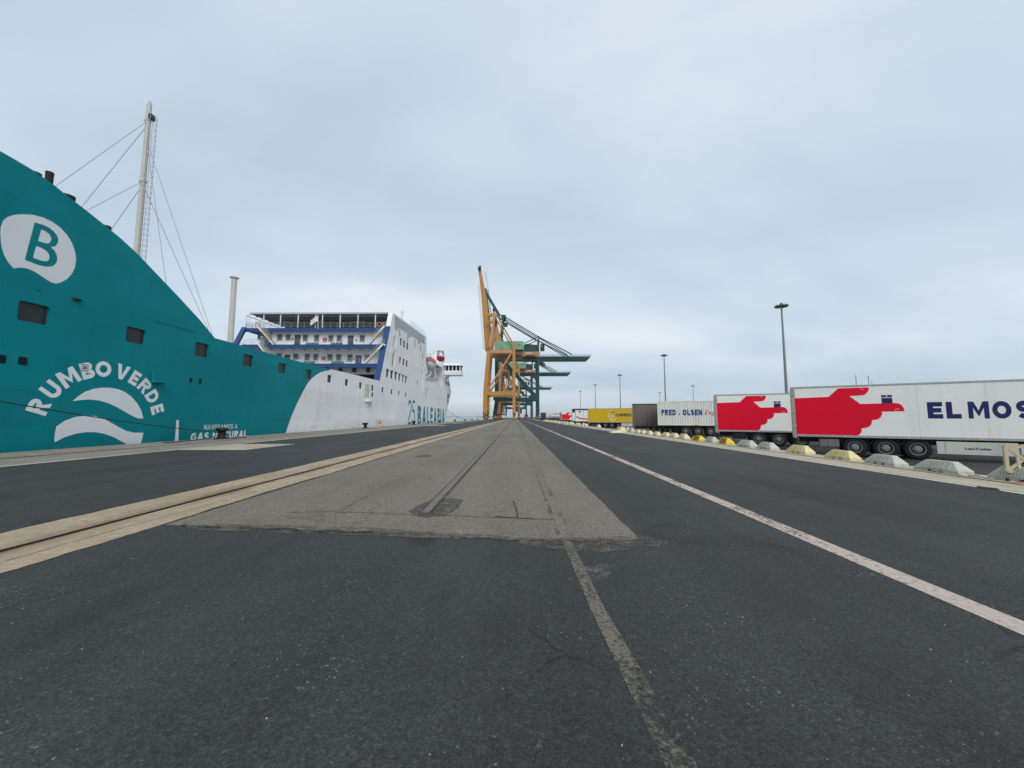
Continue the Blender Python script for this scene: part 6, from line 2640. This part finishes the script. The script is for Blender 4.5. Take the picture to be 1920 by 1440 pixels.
# heap of broken blocks below the yellow trailer
hp = on_z(1154, 811)
bigm = barrier_mesh(1.05, 0.75, 0.62).mesh('concrete_block', [M_BARRIER_CREAM])
o = link('concrete_block', bigm, None, (hp.x + 0.7, hp.y + 0.3, 0.006), (1, 1, 1), (0, 0, 0.25))
tag(o, 'large cream concrete block standing out of line below the yellow trailer', 'barrier', GRP_B)
m = MB()
m.hexa([(-0.6, -0.4, 0), (0.7, -0.5, 0), (0.6, 0.4, 0), (-0.5, 0.5, 0), (-0.5, -0.3, 0.2), (0.4, -0.3, 0.28), (0.5, 0.3, 0.12), (-0.4, 0.35, 0.16)])
o = link('broken_slab', m.mesh('broken_slab', [M_BARRIER_CREAM]), None, (hp.x - 0.2, hp.y - 0.6, 0.002), (1, 1, 1), (0, 0, 0.2))
tag(o, 'broken cream slab lying at the foot of the large block', 'rubble')
for px, key, lab in ((1168.5, 'c', 'cream barrier right of the large cream block, nearest to it'), (1176, 'c', 'second cream barrier right of the large cream block'), (1184, 'g', 'grey barrier between the cream ones and the curtain trailer'),
                     (1122.5, 'c', 'lone cream barrier below the left half of the yellow trailer')):
    y = on_x(px, 800, BX + 0.3).y
    o = link('concrete_barrier', ME_B[key], None, (BX + 0.3, y, 0.006), (1, 1.3, 1.25), (0, 0, random.uniform(-0.1, 0.1)))
    tag(o, lab, 'barrier', GRP_B)
y = 74.0
k = 0
while y < 175:
    o = link('concrete_barrier', ME_B['c' if random.random() < 0.85 else 'y'], None, (BX + random.uniform(-0.2, 0.2), y, 0.006), (1.2, random.uniform(1.1, 1.5), random.uniform(1.1, 1.5)), (0, 0, random.uniform(-0.1, 0.1)))
    tag(o, 'small far cream barrier in the long row running towards the cranes', 'barrier', 'far barriers running towards the cranes')
    y += random.choice((2.2, 2.4, 2.8, 4.6))

# ================================================================== BOLLARDS, ROPES, STANDS
bo = MB()
bo.lathe([(0.42, 0), (0.42, 0.05), (0.28, 0.08), (0.2, 0.2), (0.19, 0.38), (0.24, 0.48), (0.33, 0.52), (0.36, 0.58), (0.33, 0.66), (0.2, 0.7), (0.001, 0.71)], (0, 0, 0), 18)
bo.hexa([(0.05, -0.13, 0.44), (0.5, -0.1, 0.5), (0.5, 0.1, 0.5), (0.05, 0.13, 0.44), (0.05, -0.13, 0.66), (0.46, -0.1, 0.62), (0.46, 0.1, 0.62), (0.05, 0.13, 0.66)])
ME_BOL = bo.mesh('bollard', [flat('black_bollard_iron', (0.011, 0.011, 0.012), 0.5)], smooth=True)
BLX = -22.75
by0 = on_x(417, 815, BLX).y
blabels = ['large black mooring bollard with the dark rope made fast, before the slogan', 'black mooring bollard just left of the beige stand', 'black mooring bollard before the ferry numeral emblem',
           'black mooring bollard before the end of the ferry name', 'black mooring bollard just beyond the ferry bow', 'second black bollard beyond the ferry bow', 'third black bollard beyond the ferry bow', 'fourth and farthest black bollard beyond the ferry bow']
for i, px in enumerate((417, 685, 776, 824, 853, 871.5, 885, 895.5)):
    y = on_x(px, 800, BLX).y
    s = 1.25 if i == 0 else 1.2
    o = link('mooring_bollard', ME_BOL, None, (BLX, y, 0.006), (s, s, s), (0, 0, math.pi * 0.9))
    tag(o, blabels[i], 'bollard', 'mooring bollards along the quay edge')
y = by0
# rope from beyond the frame to the first bollard
m = MB()
A = on_x(-60, 742, XS + 0.45)
B_ = Vector((BLX, by0 - 0.3, 0.5))
pts = [A.lerp(B_, i / 24) - Vector((0, 0, 0.16 * math.sin(math.pi * i / 24))) for i in range(25)]
m.path(pts, 0.03, 6)
for k in range(3):
    n = 12
    m.path([(BLX + 0.27 * math.cos(2 * math.pi * i / n), by0 + 0.27 * math.sin(2 * math.pi * i / n), 0.3 + k * 0.08) for i in range(n + 1)], 0.035, 6)
tag(m.obj('mooring_rope', [M_ROPE], loc=(BLX, by0, 0)), 'dark mooring rope stretched along the teal hull to the first bollard', 'rope')
m = MB()
A = Vector((BLX, by0 - 5, 0.03))
pts = [Vector((BLX + 0.1 * math.sin(i), by0 - 5 + 5 * i / 12, 0.04 + (0.3 * (i / 12) ** 3))) for i in range(13)]
m.path(pts, 0.03, 6)
pts = [Vector((BLX + 0.5 + 0.25 * math.sin(i * 1.3), by0 + 0.3 + 0.22 * i, 0.04)) for i in range(9)]
m.path(pts, 0.035, 6)
tag(m.obj('mooring_rope', [M_ROPE], loc=(BLX, by0 - 2, 0)), 'slack dark rope end lying by the first bollard', 'rope')
for (p, by, lab) in (((846, 769), 853, 'upper thin bow line running from the ferry to the far bollards'), ((845, 773), 871.5, 'lower thin bow line running from the ferry to the far bollards')):
    A = Vector((bow_x(139, 4.5 if by < 860 else 3.6) + 0.1, 139, 4.5 if by < 860 else 3.6))
    yb = on_x(by, 800, BLX).y + 28
    B_ = Vector((BLX, yb, 0.6))
    m = MB()
    m.path([A.lerp(B_, i / 14) - Vector((0, 0, 0.9 * math.sin(math.pi * i / 14))) for i in range(15)], 0.045, 5)
    tag(m.obj('mooring_line', [flat('grey_line', (0.12, 0.12, 0.12), 0.9)], loc=(BLX, yb, 0)), lab, 'rope')


def stand(label, x, y, rz, w_, h, red=False):
    t = thing('barrier_stand', label, 'barrier', (0, 0, 0))
    m = MB()
    hh = h * 0.72
    z0 = h - hh
    for a, b in (((-w_ / 2, z0), (-w_ / 2, h)), ((w_ / 2, z0), (w_ / 2, h)), ((-w_ / 2, h), (w_ / 2, h)), ((-w_ / 2, z0), (w_ / 2, z0))):
        m.beam((a[0], 0, a[1]), (b[0], 0, b[1]), 0.07, 0.08)
    m.obj('frame', [M_BEIGE_PL], t)
    m = MB()
    n = max(1, int(round(w_ / 0.55)))
    for i in range(n):
        x0, x1 = -w_ / 2 + w_ * i / n, -w_ / 2 + w_ * (i + 1) / n
        m.beam((x0, 0.005, z0), (x1, 0.005, h), 0.045, 0.06)
        m.beam((x0, -0.005, h), (x1, -0.005, z0), 0.045, 0.06)
    m.obj('lattice', [M_BEIGE_PL], t)
    for sx in (-1, 1):
        m = MB()
        xx = sx * w_ * 0.33
        m.beam((xx, -0.28, 0.02), (xx, 0, z0 + 0.12), 0.06, 0.06)
        m.beam((xx, 0.28, 0.02), (xx, 0, z0 + 0.12), 0.06, 0.06)
        m.beam((xx, 0, z0 + 0.1), (xx, 0, z0 + 0.5), 0.06, 0.05)
        m.obj('leg', [M_BEIGE_PL], t)
    m = MB()
    c_ = (0, -0.035, z0 + hh * 0.58)
    r0 = min(w_, hh) * 0.24
    m.tube((c_[0], -0.05, c_[2]), (c_[0], -0.03, c_[2]), r0, n=20)
    sg = m.obj('sign_disc', [M_REDBOX if red else M_BEIGE_PL], t)
    m = MB()
    m.tube((c_[0], -0.058, c_[2]), (c_[0], -0.0505, c_[2]), r0 * 0.62, n=20)
    m.obj('sign_face', [M_BEIGE_PL], sg)
    t.location = (x, y, 0.006)
    t.rotation_euler = (0, 0, rz)
    return t


sp = on_z(711.5, 804)
stand('small beige lattice stand with red sign at the quay edge before the white hull', sp.x, sp.y, R(-18), 1.15, 1.3, True)
sp = on_z(1899, 907)
stand('beige plastic lattice stand at the right edge beside the grey barriers', sp.x + 0.95, sp.y + 0.1, R(-25), 1.3, 0.92)

# red and white tape trailing along the rail
M_TAPER = flat('tape_red', (0.45, 0.05, 0.06), 0.5)
M_TAPEW = flat('tape_white', (0.75, 0.75, 0.73), 0.5)
tp = MB()
tpts = [on_z(1925, 906, 0.02), on_z(1905, 905, 0.02), on_z(1880, 898, 0.02), on_z(1855, 894, 0.02), on_z(1825, 893, 0.02), on_z(1790, 888, 0.02), on_z(1745, 883, 0.02), on_z(1735, 879, 0.02), on_z(1725, 880, 0.02)]
kk = 0
for i in range(len(tpts) - 1):
    n = max(2, int((tpts[i + 1] - tpts[i]).length / 0.12))
    for j in range(n):
        a, b = tpts[i].lerp(tpts[i + 1], j / n), tpts[i].lerp(tpts[i + 1], (j + 1) / n)
        za, zb2 = 0.012 + 0.03 * abs(math.sin(kk * 0.9)), 0.012 + 0.03 * abs(math.sin((kk + 1) * 0.9))
        w0 = 0.035 + 0.015 * math.sin(kk * 1.7)
        tp.add([(a.x - w0, a.y, za), (a.x + w0, a.y + 0.02, za + 0.015), (b.x + w0, b.y + 0.02, zb2 + 0.015), (b.x - w0, b.y, zb2)], [(0, 1, 2, 3)], kk // 2 % 2)
        kk += 1
tag(tp.obj('barrier_tape', [M_TAPER, M_TAPEW], loc=tpts[3]), 'crumpled red and white tape lying along the rail by the beige stand', 'tape')
m = MB()
c_ = on_z(1868, 898)
m.add([(c_.x - .25, c_.y - .1, 0.02), (c_.x + .15, c_.y - .16, 0.03), (c_.x + .3, c_.y + .1, 0.1), (c_.x - .1, c_.y + .2, 0.04)], [(0, 1, 2, 3)])
tag(m.obj('plastic_scrap', [M_TAPEW], loc=c_), 'white plastic scrap lying in front of the last grey barrier', 'litter')
m = MB()
p = [on_z(1830, 912), on_z(1870, 916), on_z(1876, 920), on_z(1836, 916)]
m.flat = True
m.sheet([(v.x, v.y, 0.0095) for v in p])
tag(m.obj('drain_cover', [M_CRACK], loc=p[0]), 'dark drain cover in the pale strip near the right edge', 'drain')

# ================================================================== FAR THINGS
m = MB()
a, b = on_y(1607, 722, 260), on_y(1629, 704, 260)
t = thing('portal_frame', 'white steel portal frame rising behind the nearest trailer roof', 'frame', ((a.x + b.x) / 2, 260, DROP))
for x in (a.x, b.x):
    m = MB()
    m.beam((x, 260, DROP), (x, 260, b.z), 0.9, 0.9)
    m.obj('post', [M_LIVERY], t)
m = MB()
m.beam((a.x - 0.4, 260, b.z), (b.x + 0.4, 260, b.z), 0.7, 0.7)
m.obj('top_beam', [M_LIVERY], t)
m = MB()
c_ = on_y(1640, 720, 260)
m.beam((b.x, 260, b.z - 1), (c_.x, 260, c_.z - 3), 0.4, 0.4)
m.obj('stay', [M_LIVERY], t)


def yard_vehicle(label, x, y, mat, s=1.0):
    t = thing('yard_vehicle', label, 'vehicle', (x, y, 0))
    m = MB()
    m.hexa([(x - 1.3 * s, y, 0.7), (x + 1.3 * s, y, 0.7), (x + 1.3 * s, y + 4 * s, 0.7), (x - 1.3 * s, y + 4 * s, 0.7),
            (x - 1.2 * s, y + 0.5, 1.8 * s), (x + 1.2 * s, y + 0.5, 1.8 * s), (x + 1.2 * s, y + 4 * s, 1.6 * s), (x - 1.2 * s, y + 4 * s, 1.6 * s)])
    m.obj('body', [mat], t, bevel=0.08)
    m = MB()
    m.box(x - 1.0 * s, x + 0.9 * s, y + 1.2 * s, y + 3 * s, 1.6 * s, 3.1 * s)
    cb2 = m.obj('cab', [mat], t, bevel=0.1)
    m = MB()
    m.box(x - 0.85 * s, x + 0.75 * s, y + 1.15 * s, y + 1.19 * s, 2.0 * s, 2.9 * s)
    m.obj('windscreen', [M_GLASS], cb2)
    for dx in (-1.2, 0.85):
        for dy in (0.9, 3.2):
            m = MB()
            m.tube((x + dx * s, y + dy * s, 0.55), (x + (dx + 0.35) * s, y + dy * s, 0.55), 0.55, n=14)
            m.obj('wheel', [M_DARK], t)
    return t


p = on_z(987.5, 785.6)
yard_vehicle('small red yard vehicle between the far crane legs', on_y(987, 780, 262).x, 262, flat('dark_red_paint', (0.20, 0.025, 0.03), 0.5), 1.15)
yard_vehicle('small orange yard vehicle behind the ochre crane sea legs', on_y(934, 780, 330).x, 330, M_ORANGE, 1.5)
yard_vehicle('small white yard vehicle far off behind the crane sea legs', on_y(944, 780, 470).x, 470, M_LIVERY, 2.0)

# ================================================================== HAZE
hz = MB()
hz.box(-14000, 4400, -420, 14400, -6.5, 130)
hm_ = bpy.data.materials.new('sea_haze')
hm_.use_nodes = True
hn = hm_.node_tree.nodes
hn.clear()
ho = hn.new('ShaderNodeOutputMaterial')
hv = hn.new('ShaderNodeVolumePrincipled')
hv.inputs['Color'].default_value = (0.88, 0.93, 0.97, 1)
hv.inputs['Density'].default_value = 0.0001
hm_.node_tree.links.new(hv.outputs[0], ho.inputs['Volume'])
tag(hz.obj('haze', [hm_]), 'thin even sea haze over the whole harbour', 'haze', kind='stuff')
